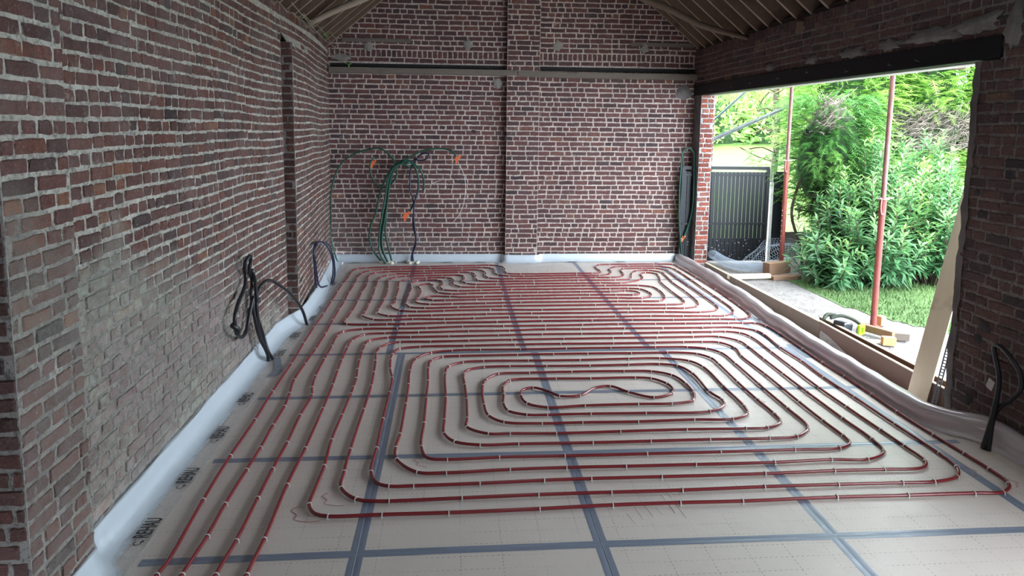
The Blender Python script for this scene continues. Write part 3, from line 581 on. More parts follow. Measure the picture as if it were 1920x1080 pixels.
# black lettering printed on the film, reading along the wall
M_ink = plain('black_ink', (0.012, 0.012, 0.02), 0.4, 0, 0.0)
def printed(x, y, rz, h, parent):
    cu = bpy.data.curves.new('lettering', 'FONT'); cu.body = 'REHAU'; cu.size = h * 1.9; cu.extrude = 0.0003; cu.align_x = 'LEFT'; cu.align_y = 'CENTER'; cu.offset = 0.0022
    t = bpy.data.objects.new('lettering_tmp', cu); C.objects.link(t)
    dg = bpy.context.evaluated_depsgraph_get(); me = bpy.data.meshes.new_from_object(t.evaluated_get(dg)); bpy.data.objects.remove(t)
    me.materials.clear(); me.materials.append(M_ink)
    o = bpy.data.objects.new('printed_lettering', me); link(o, parent); o.location = (x, y, 0.0115); o.rotation_euler = (0, 0, rz); o.scale = (0.52, 1.0, 1)
    # round emblem: an open ring with a small arrow head
    V = []; F = []; n = 18; r0, r1 = h * .34, h * .24
    for i in range(n + 1):
        a = math.radians(35 + 290 * i / n)
        for r_ in (r0, r1): V.append((r_ * math.cos(a) - h * .75, r_ * math.sin(a), 0))
    for i in range(n): F.append((2 * i, 2 * i + 1, 2 * i + 3, 2 * i + 2))
    k = len(V); V += [(-h * .75 + h * .12, -h * .52, 0), (-h * .75 + h * .5, -h * .30, 0), (-h * .75 + h * .18, -h * .16, 0)]; F.append((k, k + 1, k + 2))
    e = meshobj('printed_emblem', V, F, M_ink, parent); e.location = (x, y, 0.0118); e.rotation_euler = (0, 0, rz)
for i, (x, y) in enumerate(((-1.535, 3.43), (-1.535, 3.97), (-1.54, 4.55), (-1.545, 5.16), (-1.545, 6.2), (-1.53, 6.75), (-1.50, 7.35), (-1.55, 9.0))):
    printed(x, y - 0.06, math.radians(90), 0.058, film)
# far wall strip, going round the pilaster
fk_ = [((-1.8, 10.56, 0), (0, -1, 0)), ((0.72, 10.56, 0), (0, -1, 0)), ((0.765, 10.5, 0), (-.7, -.7, 0)), ((0.775, 10.46, 0), (-.5, -.9, 0)), ((0.82, 10.455, 0), (0, -1, 0)), ((1.24, 10.455, 0), (0, -1, 0)), ((1.285, 10.47, 0), (.5, -.9, 0)), ((1.32, 10.55, 0), (0, -1, 0)), ((3.5, 10.56, 0), (0, -1, 0))]
p2 = [(0.0, 0.115), (0.010, 0.118), (0.014, 0.112), (0.018, 0.07), (0.03, 0.03), (0.055, 0.01), (0.09, 0.004)]
fo2 = sweep('edge_foil', pathof(fk_, 0.05), p2, M_foil, wob=lambda i, k, p: tuple(v * 0.6 for v in wobL(0.010, 1, 3)(i, k, p)))
tag(fo2, 'white foam edge strip along the foot of the far brick wall', 'edge strip')
for i, x in enumerate((-1.52, -0.85, -0.15, 0.35, 1.75, 2.5)):
    printed(x, 10.44, 0, 0.045, fo2)
# foam roll along the opening and round the near pier
rk = [((3.50, 10.50, 0), (-1, 0, 0)), ((3.49, 9.8, 0), (-1, 0, 0)), ((3.50, 9.1, 0), (-1, 0, 0)), ((3.46, 8.3, 0), (-1, 0, 0)), ((3.43, 7.7, 0), (-1, 0, 0)), ((3.40, 7.2, 0), (-1, 0, 0)), ((3.38, 6.8, 0), (-1, 0, 0)), ((3.37, 6.3, 0), (-1, 0, 0)), ((3.36, 5.6, 0), (-1, 0, 0)), ((3.36, 5.0, 0), (-1, 0, 0)), ((3.36, 4.75, 0), (-1, 0, 0)), ((3.38, 4.5, 0), (-1, .1, 0)), ((3.45, 4.34, 0), (-1, .6, 0)), ((3.54, 4.24, 0), (-1, .7, 0)), ((3.585, 4.05, 0), (-1, .1, 0)), ((3.59, 3.0, 0), (-1, 0, 0)), ((3.59, 1.5, 0), (-1, 0, 0))]
rp = [(-0.25, -0.085), (-0.20, -0.04), (-0.14, 0.03), (-0.09, 0.085), (-0.045, 0.118), (0.0, 0.128), (0.03, 0.118), (0.055, 0.09), (0.064, 0.055), (0.058, 0.02), (0.066, 0.003), (0.10, 0.001)]
def spath(keys, step=0.05):
    P = spline([k[0] for k in keys], step); out = []
    for i, p in enumerate(P):
        a = P[max(0, i - 1)]; b = P[min(len(P) - 1, i + 1)]; t = (b - a).normalized()
        out.append((p, Vector((t.y, -t.x, 0)) if t.y < 0 else Vector((t.y, -t.x, 0))))
    return out
def wobR(i, k, p):
    s = 0.5 * mnoise.noise(Vector((1.3, p[1] * 1.6, 0))) + 0.5 * mnoise.noise(Vector((4.3, p[1] * 4.2, k * .12)))
    w = 1.0 if 1 < k < 10 else 0.25
    a = 0.045 * s * w
    bulge = 0.03 * math.exp(-((p[1] - 4.22) / 0.16) ** 2) * w
    if p[1] < 4.3: 
        if k < 4: return max(-0.01, 0) + 0.05 * (4 - k), 0.0   # pressed against the pier
    return a, 0.014 * mnoise.noise(Vector((9, p[1] * 3, k * .2))) * w + bulge
ro = sweep('foam_roll', spath(rk), rp, M_roll, wob=wobR)
tag(ro, 'grey foam edge strip bulging in a wavy roll along the open right side', 'edge strip')
# expanding foam blobs round the cable entries
M_pu = plain('pale_foam', (0.72, 0.69, 0.58), 0.9, 0, 0.1, 20, 0.6)
for x, w, lab in ((-0.97, 0.2, 'green'), (-0.60, 0.15, 'dark blue')):
    r = random.Random(int(x * 100)); bm = bmesh.new()
    for i in range(16):
        mt = Matrix.Translation((x + r.uniform(-w, w) * .55, 10.44 + r.uniform(-.05, .03), r.uniform(0.0, .02))) @ Matrix.Diagonal((r.uniform(.02, .04), r.uniform(.02, .04), r.uniform(.015, .03), 1))
        bmesh.ops.create_icosphere(bm, subdivisions=2, radius=1, matrix=mt)
    me = bpy.data.meshes.new('foam_blob'); bm.to_mesh(me); bm.free(); me.materials.append(M_pu)
    for p in me.polygons: p.use_smooth = True
    tag(link(bpy.data.objects.new('foam_blob', me)), 'pale expanding foam sealing the %s cables where they leave the floor' % lab, 'foam')
# grey tape scraps at the left edge
def scrap(x, y, w, l, rz, seed, lab):
    r = random.Random(seed); V = []; F = []
    for j in range(5):
        for i in range(3): V.append(((i / 2 - .5) * w + r.uniform(-.004, .004), (j / 4 - .5) * l, 0.006 + r.uniform(0, .006)))
    for j in range(4):
        for i in range(2): q = j * 3 + i; F.append((q, q + 1, q + 4, q + 3))
    o = meshobj('tape_scrap', V, F, M_tape, smooth=True); o.location = (x, y, 0); o.rotation_euler = (0, 0, rz); tag(o, lab, 'tape', 'tape scraps by the left wall')
scrap(-1.50, 5.95, 0.06, 0.30, 0.3, 1, 'grey tape scrap folded beside the base of the looped black cables'); scrap(-1.47, 5.72, 0.05, 0.16, -0.2, 2, 'small grey tape flap pointing to the camera below the looped black cables')
scrap(-1.50, 7.85, 0.04, 0.18, 0.9, 3, 'small grey tape flap on the floor past the brick step of the left wall'); scrap(-1.6, 8.05, 0.05, 0.25, 0.0, 4, 'grey tape piece on the left foil past the brick step')

# ------------------------------------------------------------------ cables
M_gr = plain('green_cable', (0.012, 0.075, 0.048), 0.42, 0, 0.1); M_bk = plain('black_cable', (0.014, 0.014, 0.018), 0.38, 0, 0.1); M_nv = plain('navy_cable', (0.015, 0.018, 0.05), 0.4, 0, 0.1)
M_wh = plain('white_string', (0.75, 0.72, 0.70), 0.7, 0, 0.05); M_or = plain('orange_tag', (0.85, 0.16, 0.05), 0.6, 0, 0.1); M_gray = plain('grey_tag', (0.45, 0.42, 0.42), 0.6, 0, 0.1)
def cable(pts, r, mat, label, group=None, name='cable', jit=0.0):
    m = MB(); m.tube(spline(pts, 0.03), r, 8); o = m.build(name, mat, smooth=True); tag(o, label, 'cable', group); return o
def onfar(pts, y0, seed=0, am=0.02):
    return [(x, y0 + am * math.sin(i * .9 + seed), max(z, 0.0) if i else -0.02) for i, (x, z) in enumerate(pts)]
gg = 'green cables against the far wall'
cable(onfar([(-1.71, -0.04), (-1.76, 0.15), (-1.81, 0.4), (-1.80, 0.7), (-1.79, 1.02), (-1.74, 1.27), (-1.64, 1.48), (-1.46, 1.62), (-1.26, 1.69), (-1.09, 1.71), (-0.96, 1.64), (-0.86, 1.51), (-0.83, 1.38), (-0.86, 1.26), (-0.96, 1.16), (-1.06, 1.13), (-1.15, 1.21), (-1.21, 1.34), (-1.22, 1.48), (-1.16, 1.59)], 10.44, 1), 0.013, M_gr, 'green cable rising from the far left corner and looping into a ring', gg)
cable(onfar([(-1.03, 0), (-1.16, 0.15), (-1.24, 0.36), (-1.22, 0.57), (-1.15, 0.74), (-1.11, 0.92), (-1.06, 1.11), (-0.96, 1.34), (-0.86, 1.47), (-0.74, 1.53), (-0.64, 1.5)], 10.42, 2), 0.014, M_gr, 'green cable bowing out farthest left of the bundle on the far wall', gg)
cable(onfar([(-0.97, 0.01), (-1.07, 0.24), (-1.07, 0.45), (-1.03, 0.7), (-0.98, 0.95), (-0.96, 1.19), (-0.9, 1.38), (-0.82, 1.5), (-0.72, 1.54), (-0.59, 1.47), (-0.53, 1.34), (-0.52, 1.13), (-0.58, 0.93), (-0.64, 0.8), (-0.68, 0.76)], 10.45, 3), 0.014, M_gr, 'green cable arching over and down to a low orange tag', gg)
cable(onfar([(-0.91, 0.01), (-0.97, 0.24), (-1.01, 0.45), (-1.0, 0.7), (-0.95, 1.13), (-0.88, 1.4), (-0.78, 1.52), (-0.66, 1.53), (-0.55, 1.46), (-0.47, 1.36), (-0.44, 1.22), (-0.45, 1.09)], 10.47, 4), 0.014, M_gr, 'green cable whose free end hangs rightmost below the bundle', gg)
cable(onfar([(-0.95, 0.01), (-1.04, 0.2), (-1.06, 0.4), (-1.02, 0.65), (-0.97, 0.95), (-0.93, 1.24), (-0.86, 1.42), (-0.76, 1.5), (-0.65, 1.58), (-0.49, 1.67), (-0.33, 1.71), (-0.12, 1.71), (-0.02, 1.68), (0.04, 1.6)], 10.40, 5), 0.013, M_gr, 'green cable reaching right to the orange tag with the white string', gg)
cable(onfar([(-0.99, 0.01), (-1.09, 0.15), (-1.10, 0.42), (-1.06, 0.7), (-1.0, 1.0), (-0.95, 1.28), (-0.86, 1.45), (-0.74, 1.49), (-0.64, 1.44)], 10.38, 6), 0.014, M_gr, 'green cable in the middle of the bundle, bent over at its top', gg)
nn = 'dark blue cables on the far wall'
cable(onfar([(-0.62, 0), (-0.63, 0.09), (-0.57, 0.26), (-0.56, 0.38), (-0.59, 0.68), (-0.58, 0.91), (-0.52, 1.13), (-0.53, 1.34), (-0.59, 1.46)], 10.44, 1), 0.012, M_nv, 'dark blue cable rising right of the green bundle, bowed right', nn)
cable(onfar([(-0.6, 0), (-0.61, 0.15), (-0.56, 0.36), (-0.6, 0.57), (-0.59, 0.91), (-0.64, 1.09), (-0.63, 1.42), (-0.55, 1.56), (-0.45, 1.64), (-0.37, 1.64), (-0.39, 1.57), (-0.51, 1.54), (-0.59, 1.56)], 10.46, 2), 0.012, M_nv, 'dark blue cable ending in a small open loop at its top', nn)
cable([(0.06, 10.45, 1.53), (0.15, 10.46, 1.34), (0.18, 10.47, 1.11), (0.14, 10.48, 0.86), (0.08, 10.48, 0.72), (-0.01, 10.48, 0.61)], 0.004, M_wh, 'thin white string hanging in a curve on the far wall', None, 'string')
def orange(x, y, z, lab, s=1.0):
    m = MB(); R = Matrix.Rotation(0.5, 3, 'Y'); m.box((0, 0, 0), (0.05 * s, 0.008, 0.07 * s), R); m.box((0.035 * s, -.006, 0.03 * s), (0.05 * s, 0.006, 0.03 * s), Matrix.Rotation(-0.7, 3, 'Y')); m.box((-.01, -.004, -0.045 * s), (0.025 * s, 0.006, 0.05 * s), Matrix.Rotation(0.15, 3, 'Y'))
    o = m.build('cable_tag', M_or); o.location = (x, y, z); tag(o, lab, 'tag', 'orange cable tags')
orange(-1.185, 10.42, 1.49, 'orange tag inside the green cable ring on the far wall'); orange(0.05, 10.39, 1.57, 'orange tag where the white string begins on the far wall'); orange(-0.71, 10.43, 0.72, 'orange tag hanging low right of the green bundle', 1.2); orange(3.52, 10.42, 0.38, 'orange tag on the green cable loop by the opening', 0.8)
cable([(3.54, 10.45, 0.05)] + [(x, 10.43, z) for x, z in ((3.50, 0.26), (3.46, 0.6), (3.44, 1.1), (3.45, 1.46), (3.47, 1.7), (3.56, 1.76), (3.64, 1.68))] + [(3.645, 10.42, 1.51), (3.645, 10.38, 1.1), (3.64, 10.4, 0.8), (3.60, 10.42, 0.58), (3.55, 10.42, 0.43), (3.52, 10.42, 0.38)], 0.013, M_gr, 'green cable in a tall loop at the right end of the far wall')
cable([(3.54, 10.47, 0.05), (3.51, 10.46, 0.38), (3.47, 10.46, 0.7), (3.48, 10.46, 1.1), (3.49, 10.46, 1.46), (3.475, 10.46, 1.68)], 0.015, M_bk, 'black cable standing in the right far corner beside the green loop')
bg_ = 'black cables on the left wall'
L1 = [(6.03, 0.0), (6.02, 0.07), (5.93, 0.24), (5.86, 0.43), (5.84, 0.64), (5.89, 0.75), (5.77, 0.86), (5.77, 0.95), (5.71, 0.99), (5.65, 0.96), (5.66, 0.90), (5.72, 0.84), (5.67, 0.77), (5.4, 0.67), (5.29, 0.61), (5.3, 0.52), (5.5, 0.38), (5.68, 0.385), (5.78, 0.51), (5.84, 0.63)]
cable([(-1.60 - min(1, z / .25) * 0.055 + 0.018 * math.sin(i), y, z) for i, (y, z) in enumerate(L1)], 0.0155, M_bk, 'black cable on the left wall tied in two eyes, one large hanging low', bg_)
cable([(-1.58, 6.10, 0.0), (-1.60, 6.05, 0.08), (-1.64, 6.05, 0.23), (-1.65, 5.93, 0.43), (-1.64, 5.88, 0.58), (-1.64, 5.85, 0.78), (-1.65, 5.8, 0.86)], 0.015, M_bk, 'black cable standing straight on the left wall behind the knotted one', bg_)
cable([(-1.60, 6.03, 0.05), (-1.64, 5.93, 0.3), (-1.64, 5.88, 0.55), (-1.64, 5.93, 0.65), (-1.62, 6.03, 0.70), (-1.60, 6.2, 0.68), (-1.57, 6.40, 0.585), (-1.55, 6.75, 0.41), (-1.52, 7.08, 0.16), (-1.50, 7.16, 0.0)], 0.015, M_bk, 'black cable arching away from the left wall to a free end on the floor', bg_)
m = MB(); m.tube([(-1.655, 5.27, 0.545), (-1.63, 5.32, 0.50), (-1.64, 5.33, 0.46)], 0.02, 8); tag(m.build('tape_wrap', M_bk, smooth=True), 'black tape wrap at the low end of the large cable eye', 'tape')
cable([(-1.60, 8.95, 0.0), (-1.60, 8.37, 0.14), (-1.60, 8.24, 0.3), (-1.60, 8.15, 0.56), (-1.60, 8.2, 0.65), (-1.60, 8.44, 0.65), (-1.60, 8.95, 0.5), (-1.58, 9.22, 0.29), (-1.58, 9.22, 0.1), (-1.58, 9.03, 0.0)], 0.011, M_nv, 'thin dark cable arched past the brick step of the left wall, inner one', 'thin arched cables on the left wall')
cable([(-1.61, 8.85, 0.0), (-1.61, 8.25, 0.15), (-1.61, 8.17, 0.44), (-1.61, 8.14, 0.58), (-1.61, 8.22, 0.66), (-1.61, 8.53, 0.64), (-1.60, 9.10, 0.49), (-1.60, 9.45, 0.21), (-1.58, 9.35, 0.05), (-1.57, 9.12, 0.0)], 0.011, M_nv, 'thin dark cable arched past the brick step of the left wall, outer one', 'thin arched cables on the left wall')
R1 = [(3.46, 4.05, 0.0), (3.48, 4.07, 0.08), (3.52, 4.11, 0.2), (3.56, 4.14, 0.32), (3.585, 4.17, 0.45), (3.6, 4.24, 0.58), (3.6, 4.255, 0.635), (3.6, 4.21, 0.65), (3.6, 4.09, 0.59), (3.6, 4.02, 0.52), (3.595, 4.0, 0.44), (3.59, 4.05, 0.35), (3.575, 4.13, 0.26), (3.55, 4.14, 0.19)]
cable(R1, 0.0155, M_bk, 'black cable with a loop hanging on the near right brick pier')
cable([(3.45, 4.08, 0.0), (3.48, 4.09, 0.1), (3.53, 4.12, 0.22), (3.555, 4.14, 0.3)], 0.018, M_bk, 'black cable sleeve rising from the floor at the near right pier')
m = MB(); m.box((0, 0, 0), (0.006, 0.055, 0.07), Matrix.Rotation(0.3, 3, 'X')); o = m.build('cable_tag', M_gray); o.location = (3.585, 4.235, 0.375); tag(o, 'small grey tag on the black cable of the near right pier', 'tag')

# ------------------------------------------------------------------ roof
def wood(name, a, b, rough=0.8, sc_=(3, 3, 3), bmp=0.4):
    n = NT(name); mp = n.t.nodes.new('ShaderNodeMapping'); mp.inputs['Scale'].default_value = sc_; n.L(n.tc.outputs['Object'], mp.inputs[0])
    f = n.noise(5, 6, 0.65, mp.outputs[0], 0.6); c = n.mix(f, a, b)
    k = n.noise(2.3, 3); c = n.mix(n.ramp(k, [(0.62, (0, 0, 0)), (0.72, (0.7, 0.7, 0.7))]), c, tuple(v * .45 for v in a))
    n.set(Base_Color=c, Roughness=rough, Specular_IOR_Level=0.3); n.bump(f, bmp, 0.008); return n.m
M_raft = wood('old_rafter', (0.12, 0.075, 0.052), (0.22, 0.145, 0.105)); M_arr = wood('lit_rafter_edge', (0.30, 0.235, 0.185), (0.40, 0.32, 0.26)); M_board = wood('roof_board', (0.022, 0.017, 0.014), (0.045, 0.033, 0.026))
M_board2 = wood('bent_dark_log', (0.07, 0.045, 0.034), (0.16, 0.105, 0.078)); M_plate = wood('dark_plate', (0.035, 0.028, 0.025), (0.07, 0.055, 0.048)); M_grayw = wood('weathered_wood', (0.13, 0.105, 0.09), (0.23, 0.19, 0.16), 0.85, (1, 6, 6)); M_pole = wood('pale_log', (0.26, 0.20, 0.15), (0.42, 0.34, 0.27), 0.8, (2, 2, 2))
RZ = EAVE + 2.69 * SL
def slope(side):
    x0 = (RX - 2.69) if side < 0 else (RX + 2.69); return Vector((x0, 0, EAVE + 0.03)), Vector((RX, 0, RZ + 0.03))
def rafter(y, side, lab, w=0.05, h=0.17, first=False):
    a, b = slope(side); a = a.copy(); b = b.copy(); a.y = b.y = y
    d = (b - a).normalized(); nrm = Vector((-d.z, 0, d.x)) if d.x > 0 else Vector((d.z, 0, -d.x))
    a = a - d * 0.35
    m = MB(); m.beam(a + nrm * h / 2, b + nrm * h / 2, w, h, nrm); o = m.build('rafter', M_raft, bevel=0.004)
    e = MB(); e.beam(a + nrm * 0.002 + Vector((0, 0, 0)), b + nrm * 0.002, w * 0.35, 0.006, nrm); e.build('lit_edge', M_arr, o)  # pale strip paints the light caught along the lower arris
    tag(o, lab, 'rafter', 'rafters of the %s roof slope' % ('left' if side < 0 else 'right')); return o
left_y = [10.50, 9.95, 9.47, 9.42 - .35, 8.85, 8.5, 8.15, 7.8, 7.42, 7.05, 6.7, 6.35, 6.0]
ly = [10.50, 10.15, 9.80, 9.45, 9.10, 8.75, 8.40, 8.05, 7.70, 7.35, 7.0, 6.65, 6.3]
ry = [10.52, 10.27, 9.93, 9.57, 9.2, 8.84, 8.47, 8.15, 7.83, 7.48, 7.16, 6.82, 6.47, 6.1, 5.75]
def rl(i, s): return ['brown rafter lying flat against the far gable on the %s', 'brown rafter next to the far gable on the %s'][i] % s if i < 2 else 'old brown rafter on the %s roof slope, %s counted from the far gable' % (s, ['', '', 'third', 'fourth', 'fifth', 'sixth', 'seventh', 'eighth', 'ninth', 'tenth', 'eleventh', 'twelfth', 'thirteenth', 'fourteenth', 'fifteenth'][i])
for i, y in enumerate(ly): rafter(y, -1, rl(i, 'left'), h=0.17 if i else 0.17, w=0.05 if i else 0.10)
for i, y in enumerate(ry): rafter(y, 1, rl(i, 'right'))
for side in (-1, 1):
    a, b = slope(side); d = (b - a).normalized(); nrm = Vector((-d.z, 0, d.x)) if d.x > 0 else Vector((d.z, 0, -d.x))
    m = MB(); p = (a + b) / 2 + nrm * 0.19 - d * 0.25; p.y = 4.6
    R = Matrix((d, Vector((0, 1, 0)), nrm if d.x > 0 else nrm)).transposed()
    if R.determinant() < 0: R = Matrix((d, Vector((0, -1, 0)), nrm)).transposed()
    m.box(p, ((b - a).length + 0.7, 12.6, 0.03), R); tag(m.build('ceiling', M_board), kind='structure')
for x, side in ((XR + 0.10, 'right'), (-1.86, 'left')):
    m = MB(); m.beam((x, 0.5, EAVE + 0.02), (x, 10.58, EAVE + 0.02), 0.16, 0.07, m=0); o = m.build('wall_plate', M_plate); tag(o, 'dark timber plate on top of the %s wall under the rafters' % side, 'timber beam')
for x in (-2.08, 4.02):
    m = MB(); m.box((x, 4.6, EAVE - 0.02), (0.03, 12.6, 0.55)); tag(m.build('ceiling', M_board), kind='structure')
# braces / bent tie logs of the truss
def log(name, pts, rads, mat, lab, n=10):
    S_ = spline(pts, 0.08); k = len(S_); rr = []
    for i in range(k):
        t = i / (k - 1) * (len(rads) - 1); q = int(min(t, len(rads) - 2)); rr.append(rads[q] + (rads[q + 1] - rads[q]) * (t - q))
    m = MB(); m.tube(S_, 0.05, n, rads=rr); o = m.build(name, mat, smooth=True); tag(o, lab, 'timber beam'); return o
log('roof_brace', [(-1.74, 8.55, 3.18), (-1.42, 8.6, 3.36), (-1.1, 8.6, 3.50), (-0.3, 8.6, 3.88), (0.9, 8.6, 4.45)], [0.035, 0.045, 0.05, 0.05, 0.05], M_pole, 'pale bare log climbing from the left wall top under the rafters')
log('roof_brace', [(3.62, 8.6, 3.17), (3.3, 8.62, 3.245), (3.0, 8.6, 3.32), (2.6, 8.6, 3.50), (2.31, 8.6, 3.60), (1.05, 8.6, 4.40)], [0.03, 0.04, 0.045, 0.05, 0.05, 0.05], M_board2, 'bent dark log climbing from the right wall top under the rafters')
m = MB(); m.box((3.64, 7.3, 3.13), (0.07, 0.10, 0.12), Matrix.Rotation(0.2, 3, 'X')); tag(m.build('wood_block', M_raft, bevel=0.01), 'small wooden block wedged under the right wall plate', 'block')
# twigs of climbing weed along the left wall top
M_twig = plain('dry_twig', (0.30, 0.27, 0.20), 0.9); M_weed = plain('weed_leaf', (0.12, 0.25, 0.05), 0.6)
m = MB(); r = random.Random(4)
for k in range(9):
    y = 6.9 + k * .38 + r.uniform(-.1, .1); P = [Vector((-1.69, y, 3.2))]
    for q in range(5): P.append(P[-1] + Vector((r.uniform(.005, .03), r.uniform(.05, .16), r.uniform(-.06, .06))))
    m.tube(spline(P, 0.05), 0.004, 4)
m.tube(spline([(-1.60, 7.3, 3.24), (-1.62, 8.0, 3.20), (-1.66, 9.2, 3.14), (-1.60, 10.3, 3.10), (-1.45, 10.5, 3.06)], 0.1), 0.005, 4)
m.tube(spline([(-1.76, 10.2, 3.06), (-1.66, 10.45, 2.98), (-1.5, 10.5, 2.90)], 0.1), 0.004, 4)
wd = m.build('climbing_weed', M_twig); tag(wd, 'dry climbing weed strands with few green leaves along the left wall top', 'weed')
V = []; F = []
for (cx, cy, cz) in ((-1.62, 9.2, 3.16), (-1.50, 10.45, 2.92)):
    for k in range(9):
        a = Vector((r.uniform(-1, 1), r.uniform(-1, 1), r.uniform(-.3, 1))).normalized(); b = a.orthogonal().normalized() * .012; c = Vector((cx, cy, cz)); n = len(V)
        V += [c, c + a * .03 + b, c + a * .06, c + a * .03 - b]; F.append((n, n + 1, n + 2, n + 3))
meshobj('leaves', V, F, M_weed, wd)

# ------------------------------------------------------------------ rails on the far wall
def rail(x0, x1, z, h, d, y, lab, seed):
    r = random.Random(seed); V = []; F = []; n = 14
    for i in range(n + 1):
        x = x0 + (x1 - x0) * i / n; w = r.uniform(-.004, .004)
        for (dy, dz) in ((0, h / 2), (-d, h / 2), (-d, -h / 2), (0, -h / 2)): V.append((x, y + dy, z + dz + w + r.uniform(-.002, .002)))
    for i in range(n):
        for k in range(4): a = i * 4 + k; b = i * 4 + (k + 1) % 4; F.append((a, b, b + 4, a + 4))
    F.append((0, 3, 2, 1)); F.append((n * 4, n * 4 + 1, n * 4 + 2, n * 4 + 3))
    o = meshobj('wall_rail', V, F, M_grayw); tag(o, lab, 'timber rail'); return o
rail(-1.80, 0.93, 2.835, 0.08, 0.14, YB + 0.01, 'weathered timber rail on the far wall, left of the pilaster', 1)
rail(0.945, 3.72, 2.82, 0.085, 0.14, YB + 0.01, 'weathered timber rail on the far wall, right half', 2)
rail(-1.62, -0.62, 3.275, 0.055, 0.02, YB + 0.005, 'short timber inset high on the far wall, left end', 3)
rail(2.65, 3.62, 3.30, 0.06, 0.02, YB + 0.005, 'short timber inset high on the far wall, right end', 4)
m = MB(); m.box((-0.515, YB + 0.02, 2.915), (2.57, 0.05, 0.055)); m.box((2.47, YB + 0.02, 2.915), (2.38, 0.05, 0.06)); o = m.build('groove_shade', M_dark); o.parent = wf  # flush dark strip, shade of the recess above the rail as colour

# ------------------------------------------------------------------ steel beam over the opening
def steel():
    n = NT('black_steel'); s = n.ramp(n.noise(9, 8, 0.8, dist=1.0), [(0.69, (0, 0, 0)), (0.75, (1, 1, 1))])
    n.set(Base_Color=n.mix(n.math('MULTIPLY', s, 0.35), (0.007, 0.007, 0.009), (0.2, 0.19, 0.18)), Roughness=0.55, Specular_IOR_Level=0.25); n.bump(n.noise(20, 4), 0.2, 0.005); return n.m
M_st = steel(); M_white = plain('pale_soffit', (0.62, 0.62, 0.58), 0.6, 0, 0.1, 8)
m = MB(); y0, y1 = 4.50, 10.56
m.box((XR + 0.06, (y0 + y1) / 2, OZ + 0.015), (0.16, y1 - y0, 0.012)); m.box((XR - 0.006, (y0 + y1) / 2, OZ + 0.085), (0.03, y1 - y0, 0.152)); m.box((XR + 0.05, (y0 + y1) / 2, OZ + 0.155), (0.14, y1 - y0, 0.012))
sb = m.build('steel_beam', M_st, bevel=0.002); tag(sb, 'black painted steel beam spanning the wide opening on the right', 'steel beam')
m = MB()
r = random.Random(8)
for y in (5.35, 5.7, 6.35, 7.1, 7.75, 8.5, 9.1, 9.8):
    z = OZ + 0.07 + r.uniform(-.02, .03); m.box((XR - 0.024, y, z), (0.006, 0.05, 0.006), Matrix.Rotation(r.uniform(-.3, .3), 3, 'X')); m.box((XR - 0.024, y + .022, z + .008), (0.006, 0.006, 0.02))
m.build('weld_mark', plain('grey_scratch', (0.13, 0.13, 0.13), 0.5), sb)
m = MB(); m.box((XR + 0.165, (OY0 + OY1) / 2, OZ + 0.07), (0.13, OY1 - OY0 + 0.2, 0.14)); lt = m.build('lintel', M_white, bevel=0.004); tag(lt, 'pale painted lintel behind the black steel beam over the opening', 'lintel')

# ------------------------------------------------------------------ threshold formwork
M_form = wood('film_formwork', (0.085, 0.043, 0.028), (0.14, 0.078, 0.053), 0.55, (2, 2, 2), 0.15); M_ply = wood('pale_ply_edge', (0.58, 0.46, 0.32), (0.72, 0.60, 0.45), 0.7)
M_conc = plain('raw_concrete', (0.33, 0.30, 0.26), 0.95, 0, 0.3, 12, 0.7)
M_form2 = wood('grey_formwork', (0.11, 0.078, 0.055), (0.165, 0.122, 0.088), 0.6, (2, 2, 2), 0.15)
def board(name, a, b, h, t, mat, edge, lab, cat='plank', group=None):
    a = Vector(a); b = Vector(b); m = MB(); up_ = Vector((0, 0, h / 2)); m.beam(a - up_, b - up_, t, h); o = m.build(name, mat, bevel=0.002)
    e = MB(); e.beam(a + Vector((0, 0, 0.002)), b + Vector((0, 0, 0.002)), t + 0.002, 0.008); e.build('cut_edge', edge, o)
    tag(o, lab, cat, group); return o
board('formwork_board', (3.79, 6.72, 0.085), (3.80, 10.15, 0.045), 0.19, 0.036, M_form2, M_ply, 'tan formwork board along the far half of the opening sill')
board('formwork_board', (3.738, 4.78, 0.105), (3.765, 6.74, 0.10), 0.22, 0.022, M_form, M_ply, 'brown formwork board along the near half of the opening sill')
board('formwork_board', (3.89, 4.2, 0.10), (3.885, 6.95, 0.085), 0.18, 0.03, M_form, M_ply, 'brown board with pale edge just outside the near formwork board')
m = MB(); m.box((3.72, 7.5, -0.19), (0.5, 6.4, 0.17)); tag(m.build('floor', M_conc), kind='structure')
# mortar spatter wedge on the near board
V = []; F = []; r = random.Random(3); yy = [6.70, 6.62, 6.5, 6.38, 6.25, 6.1]; hh = [0.12, 0.11, 0.10, 0.07, 0.04, 0.015]
for y, h in zip(yy, hh):
    xb = 3.735 + (y - 4.4) * 0.0128
    V += [(xb - 0.013, y, -0.1), (xb - 0.02, y, -0.1 + h * 0.6), (xb - 0.013, y, -0.1 + h + r.uniform(-.01, .01))]
for i in range(5):
    for k in range(2): a = i * 3 + k; F.append((a, a + 1, a + 4, a + 3))
tag(meshobj('mortar_splash', V, F, M_cem, smooth=True), 'grey mortar splash on the near formwork board where the two boards meet', 'mortar')
M_new = wood('fresh_plank', (0.80, 0.66, 0.46), (0.90, 0.78, 0.58), 0.6, (4, 4, .6), 0.1)
m = MB(); R = Matrix((Vector((0.55, -0.83, 0)), Vector((0.83, 0.55, 0)), Vector((0, 0, 1)))).transposed()
a = Vector((3.665, 5.06, -0.09)); b = Vector((3.90, 4.87, 1.9)); d = (b - a).normalized(); s = Vector((0.55, -0.83, 0)); s = (s - d * s.dot(d)).normalized(); R = Matrix((s, d.cross(s), d)).transposed()
